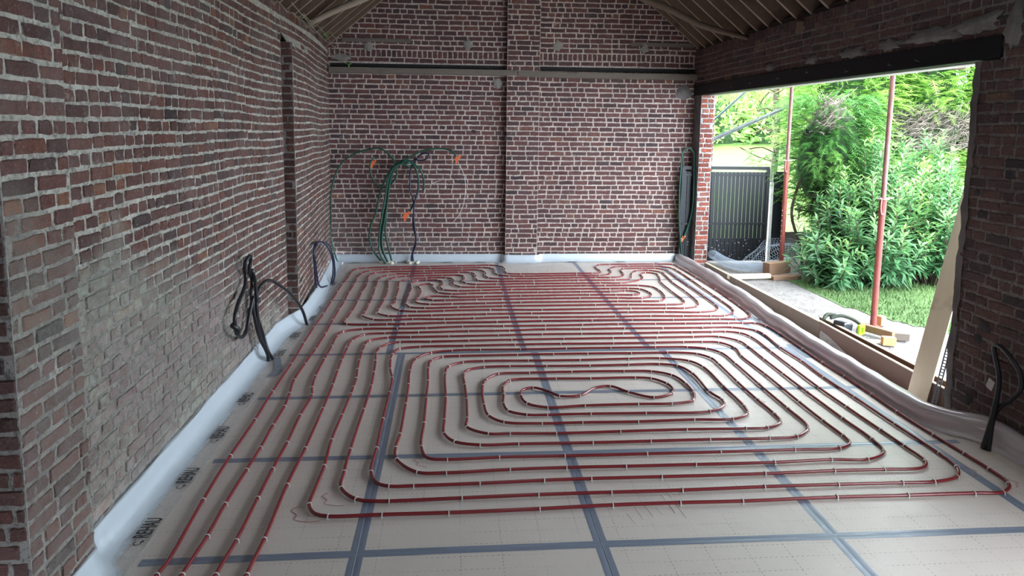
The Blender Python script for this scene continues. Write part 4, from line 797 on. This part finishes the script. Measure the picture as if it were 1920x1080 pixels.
m.box((a + b) / 2, (0.15, 0.022, (b - a).length), R); tag(m.build('plank', M_new, bevel=0.002), 'fresh pale plank leaning upright against the near edge of the opening', 'plank')
M_galv = plain('galvanised_steel', (0.13, 0.14, 0.165), 0.6, 0.1, 0.15)
m = MB(); a = Vector((3.69, 4.90, -0.08)); b = Vector((3.93, 4.84, 1.6)); d = (b - a).normalized(); s = Vector((0.5, -0.86, 0)); s = (s - d * s.dot(d)).normalized(); R = Matrix((s, d.cross(s), d)).transposed()
for o_ in (-0.014, 0.014): m.box((a + b) / 2 + s * o_, (0.009, 0.003, (b - a).length), R)
for k in range(70): m.box(a.lerp(b, (k + .5) / 70), (0.02, 0.003, 0.007), R)
tag(m.build('perforated_strip', M_galv), 'galvanised perforated metal strip leaning right of the fresh plank', 'metal strip')

# ------------------------------------------------------------------ the yard
def ground_mat():
    n = NT('yard_ground'); g = n.mix(n.noise(40, 6, 0.8), (0.18, 0.165, 0.155), (0.56, 0.53, 0.51)); g = n.mix(n.ramp(n.noise(9, 6, 0.8, dist=1), [(0.5, (0, 0, 0)), (0.66, (0.6, 0.6, 0.6))]), g, (0.09, 0.075, 0.06))
    n.set(Base_Color=g, Roughness=0.95, Specular_IOR_Level=0.2); n.bump(n.math('ADD', n.noise(60, 6, 0.8), n.noise(14, 4)), 0.9, 0.03); return n.m
def lawn_mat(name, a, b):
    n = NT(name); n.set(Base_Color=n.mix(n.noise(16, 6, 0.8), a, b), Roughness=0.9, Specular_IOR_Level=0.2); n.bump(n.noise(60, 5, 0.8), 0.9, 0.05); return n.m
def gz(x, y):
    z = -0.02 + 0.012 * mnoise.noise(Vector((x * 1.5, y * 1.5, 0)))
    t = max(0.0, min(1.0, (y - 13.0) / 20.0)); return z + 1.9 * t * t * (3 - 2 * t) + (0.15 * max(0, y - 33) / 10 if y > 33 else 0)
def grid(name, x0, x1, y0, y1, step, mat, zf, mask=None):
    nx = int((x1 - x0) / step); ny = int((y1 - y0) / step); V = [(x0 + (x1 - x0) * i / nx, y0 + (y1 - y0) * j / ny, 0) for j in range(ny + 1) for i in range(nx + 1)]
    V = [(x, y, zf(x, y)) for x, y, _ in V]; F = []
    for j in range(ny):
        for i in range(nx):
            cx = x0 + (x1 - x0) * (i + .5) / nx; cy = y0 + (y1 - y0) * (j + .5) / ny
            if mask and not mask(cx, cy): continue
            a = j * (nx + 1) + i; F.append((a, a + 1, a + nx + 2, a + nx + 1))
    return meshobj(name, V, F, mat, smooth=True)
tag(grid('ground', 3.9, 30, 1, 13, 0.25, ground_mat(), gz), kind='structure')
M_lawn = lawn_mat('lawn', (0.10, 0.20, 0.045), (0.20, 0.31, 0.09)); tag(grid('lawn', -6, 40, 13, 60, 1.0, M_lawn, gz), kind='structure')
tag(grid('ground', -8, 3.9, 10.9, 13, 0.5, M_lawn, gz), kind='structure')
M_grs = lawn_mat('grass_blades', (0.12, 0.26, 0.08), (0.30, 0.44, 0.19))
r = random.Random(12); V = []; F = []
edge = [(4.62, 8.6), (4.62, 7.8), (4.74, 7.35), (4.86, 6.95), (5.15, 6.7), (6.0, 6.5), (9, 6.2)]
def ingrass(x, y):
    for (xa, ya), (xb, yb) in zip(edge[:-1], edge[1:]):
        if xa <= x <= xb and xb > xa: return y > ya + (yb - ya) * (x - xa) / (xb - xa)
    return False
tag(grid('ground', 4.5, 9.0, 6.2, 9.4, 0.1, M_grs, lambda x, y: gz(x, y) + 0.006, lambda x, y: ingrass(x, y - mnoise.noise(Vector((x * 3, y * 3, 2))) * .18)), kind='structure')
cnt = 0
while cnt < 16000:
    x = r.uniform(4.6, 8.5); y = r.uniform(6.1, 9.0)
    d_ = mnoise.noise(Vector((x * 3, y * 3, 2))) * .18
    if not ingrass(x, y - d_): continue
    cnt += 1; a = r.random() * 6.283; h = r.uniform(.02, .06); w = r.uniform(.004, .010); z = gz(x, y) ; n = len(V)
    dx, dy = math.cos(a), math.sin(a); lean = r.uniform(.1, .9) * h
    V += [(x - dy * w, y + dx * w, z), (x + dy * w, y - dx * w, z), (x + dx * lean, y + dy * lean, z + h)]; F.append((n, n + 1, n + 2))
tag(meshobj('yard_grass', V, F, M_grs), 'short green grass and clover between the gravel and the shrubs', 'grass', kind='stuff')
V = []; F = []
for k in range(2600):
    x = r.uniform(3.95, 6.2); y = r.uniform(5.0, 10.2); s = r.uniform(.004, .014); z = gz(x, y); n = len(V); a = r.random() * 6.28
    for q in range(4): V.append((x + s * 1.3 * math.cos(a + q * 1.57) * r.uniform(.6, 1), y + s * math.sin(a + q * 1.57) * r.uniform(.6, 1), z))
    V.append((x, y, z + s * .8))
    for q in range(4): F.append((n + q, n + (q + 1) % 4, n + 4))
tag(meshobj('gravel', V, F, plain('gravel_stone', (0.30, 0.28, 0.27), 0.9, 0, 0.4, 3)), 'loose pale gravel and chippings outside the opening', 'gravel', kind='stuff')

# steel props
M_red = plain('red_primer', (0.28, 0.065, 0.05), 0.55, 0, 0.2, 10); M_rust = plain('worn_inner_tube', (0.28, 0.13, 0.115), 0.5, 0.2, 0.25, 14); M_ring = plain('worn_steel', (0.50, 0.36, 0.30), 0.45, 0.4, 0.2)
def prop(x, y, z0, zc, z1, r0, lab, holes):
    t = empty('steel_prop', (x, y, z0)); tag(t, lab, 'steel prop', 'steel props outside the opening')
    m = MB(); m.tube([(0, 0, 0.006), (0, 0, zc - z0)], r0, 16); m.build('outer_tube', M_red, t, smooth=False)
    m = MB(); m.tube([(0, 0, zc - z0), (0, 0, z1 - z0)], r0 * 0.80, 16); m.build('inner_tube', M_rust, t)
    m = MB(); m.tube([(0, 0, zc - z0 - 0.16), (0, 0, zc - z0 + 0.005)], r0 * 1.16, 16); m.build('collar', M_red, t)
    m = MB(); m.box((0, 0, 0.003), (0.12, 0.12, 0.006)); m.build('base_plate', M_red, t)
    m = MB(); m.box((0, 0, z1 - z0), (0.14, 0.14, 0.008)); m.build('head_plate', M_red, t)
    m = MB(); m.tube([(-0.05, -0.01, zc - z0 + 0.02), (0.11, -0.01, zc - z0 + 0.025)], 0.007, 6); m.tube(spline([(-0.035, -0.035, zc - z0 + 0.01), (-0.045, -0.045, zc - z0 - 0.06), (-0.03, -0.045, zc - z0 - 0.14), (-0.01, -0.045, zc - z0 - 0.14)], .02), 0.005, 6)
    m.tube([(0.0 + 0.055 * math.cos(a / 10 * 6.283), 0.055 * math.sin(a / 10 * 6.283), zc - z0 + 0.012) for a in range(11)], 0.006, 6); m.build('pin', M_ring, t)
    if holes:
        m = MB()
        for k in range(holes): m.box((-r0, -r0 * .35, 0.35 + k * 0.075), (0.006, 0.012, 0.012))
        m.build('punched_hole', M_white, t)
    return t
prop(4.76, 9.70, 0.10, 1.60, 2.72, 0.032, 'red steel prop standing on a wooden block by the black gate', 7)
prop(4.43, 6.88, 0.0, 1.34, 2.72, 0.032, 'red steel prop standing on the gravel in front of the leafy shrubs', 0)
m = MB(); m.box((4.62, 6.8, 2.80), (0.5, 6.2, 0.16)); tag(m.build('header_timber', M_raft), 'timber beam carried by the red props outside', 'timber beam')
m = MB(); V = [(4.46, 5.42), (4.46, 5.62)]
m.V = [Vector(v) for v in ((4.40, 5.95, 2.72), (4.40, 6.2, 2.72), (4.40, 6.05, 2.60), (4.40, 5.95, 2.60), (4.50, 5.95, 2.72), (4.50, 6.2, 2.72), (4.50, 6.05, 2.60), (4.50, 5.95, 2.60))]
m.F = [(0, 3, 2, 1), (4, 5, 6, 7), (0, 1, 5, 4), (1, 2, 6, 5), (2, 3, 7, 6), (3, 0, 4, 7)]; m.M = [0] * 6
tag(m.build('corbel', M_raft), 'small brown chamfered timber end hanging under the eave outside', 'timber')
# timbers under prop
M_blk = wood('block_wood', (0.22, 0.13, 0.085), (0.34, 0.21, 0.14), 0.8, (2, 2, 2)); M_pal = wood('pale_batten', (0.62, 0.54, 0.38), (0.75, 0.67, 0.50), 0.7)
def wb(name, c, d, rz, mat, lab, group=None):
    m = MB(); m.box(c, d, Matrix.Rotation(rz, 3, 'Z')); o = m.build(name, mat, bevel=0.004); tag(o, lab, 'wood', group); return o
wb('timber_block', (4.58, 9.45, 0.11), (0.40, 0.13, 0.16), 0.35, M_blk, 'thick brown timber block under the far red prop')
wb('timber_block', (4.60, 9.25, 0.012), (0.42, 0.16, 0.05), 0.1, M_blk, 'flat brown timber offcut below the block of the far prop')
wb('batten', (4.08, 9.22, 0.035), (0.62, 0.07, 0.06), 0.08, M_pal, 'pale batten lying on the ground beside the far prop block')
M_cut = wood('orange_cut_wood', (0.62, 0.30, 0.13), (0.74, 0.40, 0.18), 0.7)
wb('timber_offcut', (4.26, 6.55, 0.05), (0.05, 0.36, 0.07), 0.42, M_blk, 'brown timber offcut lying behind the green saw')
wb('timber_offcut', (4.20, 6.26, 0.035), (0.12, 0.07, 0.08), -0.25, M_cut, 'orange-brown cut wood block near the green saw, nearest of the offcuts')
wb('timber_offcut', (4.40, 6.42, 0.03), (0.20, 0.06, 0.07), -0.35, M_grayw, 'grey weathered wood offcut beside the near prop')
wb('timber_offcut', (4.56, 6.95, 0.04), (0.07, 0.07, 0.10), 0.3, M_cut, 'small orange wood chock right behind the near prop foot')
wb('timber_offcut', (4.10, 6.33, 0.01), (0.16, 0.09, 0.012), -0.2, M_pal, 'thin pale wood chip board lying by the green saw')
# saw
M_lime = plain('lime_plastic', (0.45, 0.75, 0.03), 0.4, 0, 0.05); M_blkp = plain('dark_plastic', (0.025, 0.028, 0.035), 0.5, 0, 0.1)
t = empty('power_saw', (4.03, 6.55, 0.0), 0.5); tag(t, 'lime green and black power saw lying on the gravel outside the sill', 'power tool')
m = MB(); m.box((-0.02, 0.12, 0.075), (0.16, 0.13, 0.09), Matrix.Rotation(0.25, 3, 'Y')); m.box((-0.02, 0.20, 0.05), (0.12, 0.06, 0.07)); m.build('housing', M_blkp, t, bevel=0.015)
m = MB(); m.tube(spline([(-0.04, 0.25, 0.13), (0.04, 0.18, 0.16), (0.11, 0.08, 0.13), (0.13, 0.0, 0.08)], .02), 0.018, 8); m.tube(spline([(-0.08, 0.3, 0.1), (-0.02, 0.3, 0.15), (0.05, 0.24, 0.15)], .02), 0.02, 8); m.build('handle', plain('olive_grip', (0.05, 0.06, 0.04), 0.6), t, smooth=True)
m = MB(); m.box((0.06, -0.03, 0.10), (0.09, 0.03, 0.03)); m.box((0.025, -0.03, 0.06), (0.03, 0.03, 0.10)); m.box((0.095, -0.03, 0.06), (0.028, 0.03, 0.10)); m.box((0.06, -0.03, 0.02), (0.09, 0.03, 0.02)); m.build('guard', M_lime, t, bevel=0.005)
m = MB(); m.tube([(0.05, -0.015, 0.055), (0.05, -0.008, 0.055)], 0.045, 16); m.build('blade', M_galv, t)
m = MB(); m.box((-0.05, 0.055, 0.12), (0.10, 0.006, 0.006)); m.build('pale_stripe', M_white, t)

# gate
M_gate = plain('anthracite_gate', (0.008, 0.009, 0.013), 0.45, 0.2, 0.15)
t = empty('metal_gate', (4.4, 10.47, 0.0)); tag(t, 'black slatted metal gate beside the red brick reveal', 'gate')
g0, g1, gh = -0.9, 0.44, 1.46
m = MB(); nS = 21; w = (g1 - g0) / nS
for k in range(nS): m.box((g0 + (k + .5) * w, 0, 0.36 + (gh - 0.42) / 2), (w - 0.0085, 0.018, gh - 0.42))
m.build('slat_panel', M_gate, t)
m = MB(); m.box(((g0 + g1) / 2, 0.002, 0.20), (g1 - g0, 0.014, 0.34))
for k in range(nS): m.box((g0 + (k + .5) * w, -0.008, 0.20), (w - 0.012, 0.012, 0.34))
kp = m.build('kick_panel', M_gate, t)
r = random.Random(6); m = MB()
for k in range(70): s = r.uniform(.004, .012); m.box((r.uniform(g0, g1), -0.017, r.uniform(.02, .36) ** 1.0), (s, 0.002, s), Matrix.Rotation(r.random(), 3, 'Y'))
m.build('white_splash', M_white, kp)
m = MB(); m.box(((g0 + g1) / 2, 0, gh), (g1 - g0 + 0.04, 0.04, 0.05)); m.box(((g0 + g1) / 2, -0.02, gh - 0.105), (g1 - g0, 0.02, 0.03)); m.box(((g0 + g1) / 2, -0.02, 0.60), (g1 - g0, 0.03, 0.03)); m.box(((g0 + g1) / 2, 0, 0.03), (g1 - g0, 0.03, 0.03)); m.box((g1, 0, gh / 2), (0.05, 0.05, gh)); m.box((g0, 0, gh / 2), (0.05, 0.05, gh)); m.build('frame', M_gate, t)
m = MB(); m.box((4.93, 10.5, 0.62), (0.045, 0.045, 1.24)); tag(m.build('gate_post', M_white, bevel=0.003), 'pale slim post between the gate and the far prop', 'post')
m = MB(); m.box((5.07, 10.6, 0.70), (0.17, 0.06, 1.4)); tag(m.build('gate_post', M_gate, bevel=0.003), 'dark broad post standing behind the far prop', 'post')
m = MB(); m.box((5.9, 10.8, 0.21), (1.6, 0.05, 0.42)); tag(m.build('edging_board', plain('kerb_slab', (0.18, 0.165, 0.13), 0.9), None), 'low grey-brown board edging behind the wire mesh under the conifer', 'edging')
# galvanised braces high up beyond the opening
m = MB(); m.beam((4.05, 11.5, 1.77), (5.66, 11.5, 2.49), 0.03, 0.085, (0, -1, .2)); m.beam((4.05, 11.49, 1.77 - .035), (5.66, 11.49, 2.49 - .035), 0.03, 0.02, (0, -1, .2)); tag(m.build('metal_brace', M_galv), 'grey galvanised channel rising to the right beyond the gate', 'metal brace')
m = MB(); m.beam((5.64, 11.5, 2.44), (5.70, 11.5, 3.2), 0.03, 0.09, (0, -1, 0)); tag(m.build('metal_brace', M_galv), 'short upright galvanised piece behind the far prop head', 'metal brace')
m = MB(); m.beam((4.15, 11.3, 2.10), (4.95, 11.3, 2.84), 0.03, 0.085, (0, -1, .2)); tag(m.build('metal_brace', plain('green_steel', (0.02, 0.06, 0.05), 0.6, 0.0)), 'dark green steel brace at the top left of the opening', 'metal brace')

# chicken wire: a flattened roll and a loose crumpled sheet
M_wire = plain('wire', (0.42, 0.50, 0.60), 0.5, 0.1, 0.1)
def hexnet(nu, nv, fn, rad, name, lab):
    E = []; m = MB()
    def pt(i, j): return (i, j)
    for j in range(nv):
        for i in range(nu):
            x = i * 1.0 + (0.5 if j % 2 else 0)
            a = (x, j * 1.0 + 0.0); b = (x, j * 1.0 + 0.45); c = (x + 0.5, j * 1.0 + 1.0 - 0.15); d2 = (x - 0.5, j * 1.0 + 1.0 - 0.15)
            for p, q in (((x, j - .15), (x, j + .4)), ((x, j + .4), (x + .5, j + .85)), ((x, j + .4), (x - .5, j + .85))):
                E.append((p, q))
    for p, q in E:
        A = fn(p[0] / nu, p[1] / nv); B = fn(q[0] / nu, q[1] / nv)
        m.tube([A, B], rad, 3, caps=False)
    o = m.build(name, M_wire); tag(o, lab, 'wire mesh'); return o
rollp = spline([(3.93, 10.25, 0.16), (4.02, 10.0, 0.10), (4.15, 9.75, 0.075), (4.35, 9.6, 0.08), (4.6, 9.62, 0.09), (4.85, 9.75, 0.10)], 0.02)
def rollf(u, v):
    t = min(max(u, 0), .999) * (len(rollp) - 1); i = int(t); i = min(i, len(rollp) - 2); c = rollp[i].lerp(rollp[i + 1], t - i); d = (rollp[i + 1] - rollp[i]).normalized(); s = d.cross(Vector((0, 0, 1))).normalized(); w = s.cross(d)
    a = v * 2 * 2 * math.pi; rr = 0.085 - 0.03 * v
    return c + s * math.cos(a) * rr * 1.1 + w * math.sin(a) * rr * .85
hexnet(58, 26, rollf, 0.0013, 'wire_mesh_roll', 'rolled blue-grey chicken wire lying in front of the black gate')
def loosef(u, v):
    x = 4.45 + u * 1.2; y = 9.85 + v * 0.5; n_ = mnoise.noise(Vector((u * 3, v * 3, 1)))
    h = 0.42 * math.sin(min(1, max(0, u)) * math.pi) ** .8 * (0.35 + 0.65 * v) + .12 * n_
    return Vector((x + .08 * mnoise.noise(Vector((u * 4, v * 4, 5))), y + .15 * mnoise.noise(Vector((u * 3, v * 5, 9))), max(0.01, h)))
hexnet(34, 22, loosef, 0.0019, 'wire_mesh_sheet', 'loose crumpled chicken wire sheet spread behind the far prop')

# ------------------------------------------------------------------ plants
def leafmat(name, stops, trans=0.35, rough=0.45):
    n = NT(name); at = n.t.nodes.new('ShaderNodeAttribute'); at.attribute_name = 'bc'; r_ = n.sepc(at.outputs['Color'])[0]
    c = n.ramp(r_, stops); n.set(Base_Color=c, Roughness=rough, Specular_IOR_Level=0.5)
    tr = n.t.nodes.new('ShaderNodeBsdfTranslucent'); n.L(c, tr.inputs['Color']); mx = n.t.nodes.new('ShaderNodeMixShader'); mx.inputs[0].default_value = trans
    n.L(n.b.outputs[0], mx.inputs[1]); n.L(tr.outputs[0], mx.inputs[2]); n.L(mx.outputs[0], n.o.inputs['Surface']); return n.m
M_leafA = leafmat('shrub_leaf', [(0, (0.05, 0.16, 0.07)), (0.4, (0.11, 0.28, 0.12)), (0.7, (0.21, 0.42, 0.13)), (1, (0.44, 0.58, 0.09))])
M_leafB = leafmat('conifer_spray', [(0, (0.025, 0.09, 0.022)), (0.5, (0.075, 0.23, 0.05)), (1, (0.18, 0.38, 0.08))], 0.25, 0.6)
M_leafC = leafmat('bright_conifer_spray', [(0, (0.12, 0.30, 0.05)), (0.5, (0.27, 0.50, 0.10)), (1, (0.44, 0.62, 0.17))], 0.35, 0.6)
M_leafD = leafmat('far_leaf', [(0, (0.14, 0.28, 0.07)), (0.5, (0.28, 0.46, 0.12)), (1, (0.5, 0.64, 0.25))], 0.4, 0.6)
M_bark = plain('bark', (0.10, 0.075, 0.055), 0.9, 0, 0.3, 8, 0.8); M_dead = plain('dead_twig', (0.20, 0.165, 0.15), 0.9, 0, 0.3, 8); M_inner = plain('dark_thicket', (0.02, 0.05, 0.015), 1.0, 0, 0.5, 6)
def rv(r): 
    while True:
        v = Vector((r.uniform(-1, 1), r.uniform(-1, 1), r.uniform(-1, 1)))
        if 0.05 < v.length < 1: return v.normalized()
class Leaves:
    def __init__(s): s.V = []; s.F = []; s.C = []
    def leaf(s, p, d, up_, L, w, c, droop=0.25):
        d = d.normalized(); side = d.cross(up_); side = side.normalized() if side.length > 1e-3 else d.orthogonal().normalized(); u = side.cross(d); n = len(s.V)
        s.V += [p, p + d * L * .45 + side * w - u * L * .02, p + d * L * .45 - u * L * .06, p + d * L * .45 - side * w - u * L * .02, p + d * L - u * L * droop]
        s.F += [(n, n + 1, n + 2), (n, n + 2, n + 3), (n + 1, n + 4, n + 2), (n + 2, n + 4, n + 3)]; s.C += [(c, 0, 0, 1)] * 5
    def spray(s, p, d, L, c, r, m=7, up_=Vector((0, 0, 1))):
        d = d.normalized(); side = d.cross(up_); side = side.normalized() if side.length > 1e-3 else d.orthogonal().normalized()
        for k in range(m):
            t = k / m; q = p + d * L * t - Vector((0, 0, 1)) * L * .25 * t * t
            for sg in (-1, 1):
                e = (d * .8 + side * sg * .8 + rv(r) * .15).normalized(); l = L * .42 * (1 - t * .7); w = side.cross(d) * 0.0 + d * L * .045; n = len(s.V)
                s.V += [q - w, q + w, q + e * l - Vector((0, 0, 1)) * l * .2]; s.F.append((n, n + 1, n + 2)); s.C += [(min(1, max(0, c + t * .2 + r.uniform(-.12, .12))), 0, 0, 1)] * 3
        n = len(s.V); e = p + d * L * 1.1 - Vector((0, 0, 1)) * L * .3; s.V += [p - side * L * .03, p + side * L * .03, e]; s.F.append((n, n + 1, n + 2)); s.C += [(c, 0, 0, 1)] * 3
    def build(s, name, mat, parent): return meshobj(name, s.V, s.F, mat, parent, smooth=False, col=s.C)
def leafy_shrub(x, y, w, d, h, seed, lab, group, shoots=120, lean=(-.25, -.6)):
    t = empty('leafy_shrub', (x, y, gz(x, y))); tag(t, lab, 'shrub', group); r = random.Random(seed); L = Leaves(); st = MB()
    for k in range(shoots):
        a = r.random() * 6.283; q = math.sqrt(r.random()); bx = q * w * .45 * math.cos(a); by = q * d * .45 * math.sin(a)
        hh = h * (1 - .45 * q * q) * r.uniform(.55, 1.05)
        tip = Vector((bx * 1.5 + r.uniform(-.12, .12), by * 1.5 + r.uniform(-.12, .12), hh)); base = Vector((bx * .35, by * .35, 0)); mid = (base + tip) * .5 + Vector((bx * .3, by * .3, hh * .1))
        P = spline([base, mid, tip], .06); st.tube(P[::2] + [P[-1]], 0.005, 4, caps=False)
        n = len(P); ct = r.uniform(.1, .65)
        for i in range(int(n * .25), n):
            tt = i / n; dr = (P[min(n - 1, i + 1)] - P[max(0, i - 1)]).normalized(); o = dr.orthogonal().normalized(); ph = i * 2.4 + r.random()
            for s2 in (0, math.pi, 1.8):
                e = Matrix.Rotation(ph + s2, 3, dr) @ o; l = r.uniform(.11, .19) * (1.0 if tt < .9 else .7)
                L.leaf(P[i], e * .9 + dr * (.25 + .9 * tt * tt) , dr, l, l * .13, min(1, ct * .6 + .45 * tt ** 4 + r.uniform(0, .15)), r.uniform(.15, .5))
    st.build('stems', M_bark, t); L.build('leaves', M_leafA, t); return t
def conifer(x, y, w, d, z0, z1, seed, lab, group, mat, n=1800, L0=0.22, taper=0.5, trunk=True, name='conifer', gap=None, down=0.35, c0=.35, inner=True):
    t = empty(name, (x, y, gz(x, y))); tag(t, lab, 'conifer', group); r = random.Random(seed); L = Leaves()
    for k in range(n):
        tz = r.random() ** .9; z = z0 + (z1 - z0) * tz; a = r.random() * 6.283; prof = math.sin(min(1, tz * 1.6 + .25) * math.pi * .5) * (1 - taper * max(0, tz - .35)) ; nn_ = mnoise.noise(Vector((math.cos(a) * 2 + seed, math.sin(a) * 2, z * 2.2)))
        q = (1 - .45 * r.random() ** 2) * prof * (1 + .38 * nn_); p = Vector((math.cos(a) * w * .5 * q, math.sin(a) * d * .5 * q, z))
        if gap and gap(p + Vector((x, y, 0))): continue
        dr = Vector((math.cos(a), math.sin(a), r.uniform(-down, .35))) + rv(r) * .45; L.spray(p, dr, L0 * r.uniform(.6, 1.35), c0 + .5 * nn_ + r.uniform(-.1, .25), r)
    L.build('foliage', mat, t)
    m = MB(); P = [(r.uniform(-.04, .04), r.uniform(-.04, .04), z1 * .9 * k / 5) for k in range(6)]; m.tube(spline(P, .3), .06, 7, rads=None)
    for k in range(26):
        a = r.random() * 6.28; zb = r.uniform(max(.3, z0 * .6), z1 * .8); l = r.uniform(.5, .9) * w * .45
        m.tube(spline([(0, 0, zb), (math.cos(a) * l * .5, math.sin(a) * l * .5, zb + .1), (math.cos(a) * l, math.sin(a) * l, zb + r.uniform(-.1, .3))], .2), .014, 4, caps=False)
    m.build('trunk', M_bark, t)
    if not inner: return t
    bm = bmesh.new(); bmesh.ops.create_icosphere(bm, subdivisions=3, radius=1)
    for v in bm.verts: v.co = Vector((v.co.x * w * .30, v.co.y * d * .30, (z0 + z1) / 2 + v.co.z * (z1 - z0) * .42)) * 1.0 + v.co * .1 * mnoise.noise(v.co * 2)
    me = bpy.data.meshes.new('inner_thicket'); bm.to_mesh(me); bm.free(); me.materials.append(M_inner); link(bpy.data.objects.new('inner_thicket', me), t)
    return t
gs = 'leafy shrubs in front of the hedge'
for i, (x, y, w, d, h, lab, n) in enumerate(((5.08, 8.85, 0.8, 0.8, 0.80, 'low leafy shrub at the gravel edge, leftmost, beside the far prop', 60),
        (5.5, 9.35, 0.9, 0.8, 1.5, 'leafy green shrub with long narrow leaves, left of the near prop', 110),
        (5.75, 8.85, 1.0, 0.9, 1.55, 'leafy green shrub hanging over the grass behind the near prop', 120),
        (6.0, 9.5, 1.1, 0.9, 2.05, 'tall leafy shrub with yellow-green tips behind the near prop', 120),
        (6.5, 8.9, 1.1, 0.9, 1.7, 'leafy green shrub with upright shoots right of the near prop', 130),
        (6.75, 9.6, 1.1, 0.9, 2.1, 'tall leafy shrub with yellow-green tips, right of the near prop, back row', 120),
        (7.3, 9.0, 1.1, 1.0, 1.8, 'leafy green shrub next to the leaning plank, rightmost', 110))):
    leafy_shrub(x, y, w, d, h, 200 + i, lab, gs, n)
def deadgap(p): return 6.9 < p.x < 8.6 and 1.75 < p.z < 2.35 and p.y < 11.2
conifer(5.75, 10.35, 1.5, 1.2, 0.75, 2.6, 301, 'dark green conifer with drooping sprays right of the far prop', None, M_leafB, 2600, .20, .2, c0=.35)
conifer(5.78, 12.3, 1.7, 0.9, 1.3, 3.8, 306, 'thin ragged conifer with bare twigs behind the galvanised brace', None, M_leafB, 520, .20, .2, c0=.6, inner=False)
hg = 'bright conifers of the tall hedge'
for i, (x, y, w, lab) in enumerate(((6.6, 11.3, 1.9, 'bright green hedge conifer behind the tall shrubs, left one'), (7.9, 11.4, 1.9, 'bright green hedge conifer behind the tall shrubs, middle one, with bare grey twigs'), (9.2, 11.3, 1.9, 'bright green hedge conifer behind the tall shrubs, right one'))):
    conifer(x, y, w, 1.5, 0.4, 4.2, 310 + i, lab, hg, M_leafC, 5200, .26, .1, gap=deadgap, down=.1, c0=.45)
# bare grey twigs in the worn hollow of the hedge and beside the dark conifer
def twigs(x, y, z, w, h, n, seed, lab, mat=M_dead):
    r = random.Random(seed); m = MB()
    for k in range(n):
        b = Vector((x + r.uniform(-w, w) * .5, y + r.uniform(-.2, .2), z + r.uniform(-h, h) * .5)); e = b + Vector((r.uniform(-.18, .18), r.uniform(-.25, -.05), r.uniform(-.05, .22)))
        m.tube([b, (b + e) / 2 + rv(r) * .02, e], 0.004, 3, caps=False)
    o = m.build('bare_twigs', mat); tag(o, lab, 'twigs', kind='stuff')
twigs(7.6, 10.75, 2.05, 1.5, .65, 900, 1, 'bare grey dead twigs in the hollow of the bright hedge'); twigs(5.45, 10.0, 2.25, .32, .45, 260, 2, 'bare brown twigs in the dark hollow behind the far prop')
# stems under the dark conifer
for i, (x, lab) in enumerate(((5.12, 'thin dark tree stem right behind the far prop'), (5.42, 'thin dark tree stem between the far prop and the leafy shrubs'))):
    m = MB(); m.tube(spline([(x + .18, 10.1, 0), (x + .1, 10.1, .35), (x - .02, 10.15, .8), (x + .1, 10.2, 1.3)], .1), .022, 7)
    r = random.Random(i + 50)
    for k in range(22):
        zb = r.uniform(.2, 1.2); b = Vector((x + .08, 10.12, zb)); e = b + Vector((r.uniform(-.3, .3), r.uniform(-.2, .1), r.uniform(-.1, .25))); m.tube([b, (b + e) / 2 + Vector((0, 0, .03)), e], .005, 4, caps=False)
    tag(m.build('tree_stem', M_bark), lab, 'tree', 'bare stems by the far prop')
# garden beyond: bright bushes at the top of the lawn
def bush(x, y, w, h, seed, lab, group, n=900, L0=.3, mat=M_leafD):
    t = empty('garden_bush', (x, y, gz(x, y))); tag(t, lab, 'bush', group); r = random.Random(seed); L = Leaves()
    for k in range(n):
        v = rv(r); v.z = abs(v.z); nn_ = mnoise.noise(v * 2.5 + Vector((seed, 0, 0))); p = Vector((v.x * w * .5, v.y * w * .5, v.z * h)) * (1 + .3 * nn_) * (1 - .35 * r.random() ** 2)
        L.leaf(p, v + rv(r) * .8, rv(r), L0 * r.uniform(.6, 1.3), L0 * .22, min(1, max(0, .45 + .6 * nn_ + r.uniform(-.2, .2))), .2)
    L.build('foliage', mat, t)
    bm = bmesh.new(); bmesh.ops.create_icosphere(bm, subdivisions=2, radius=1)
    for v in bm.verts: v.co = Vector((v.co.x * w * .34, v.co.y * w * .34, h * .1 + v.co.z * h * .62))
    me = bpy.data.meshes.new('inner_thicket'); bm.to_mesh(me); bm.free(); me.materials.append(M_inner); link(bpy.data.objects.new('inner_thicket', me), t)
nm_ = ['leftmost', 'second from the left', 'third from the left', 'fourth from the left', 'fifth from the left', 'rightmost']
for i, (x, y, w, h) in enumerate(((8.5, 27, 3.0, 2.0), (10.6, 28, 3.2, 2.6), (12.6, 28, 3.0, 2.2), (14.6, 29, 3.4, 2.8), (16.8, 29, 3.4, 2.4), (19, 29, 3.4, 2.6))):
    bush(x, y, w, h, 400 + i, 'bright bush at the top of the lawn beyond the gate, ' + nm_[i], 'bushes beyond the lawn', 1600)
for i, (x, y, w, h) in enumerate(((8, 33, 5, 6.5), (12.5, 34, 5, 7.5), (17.5, 34, 6, 7))):
    bush(x, y, w, h, 420 + i, 'tall pale green tree at the end of the garden, ' + ['left', 'middle', 'right'][i] + ' one', 'trees at the end of the garden', 3800, .55)
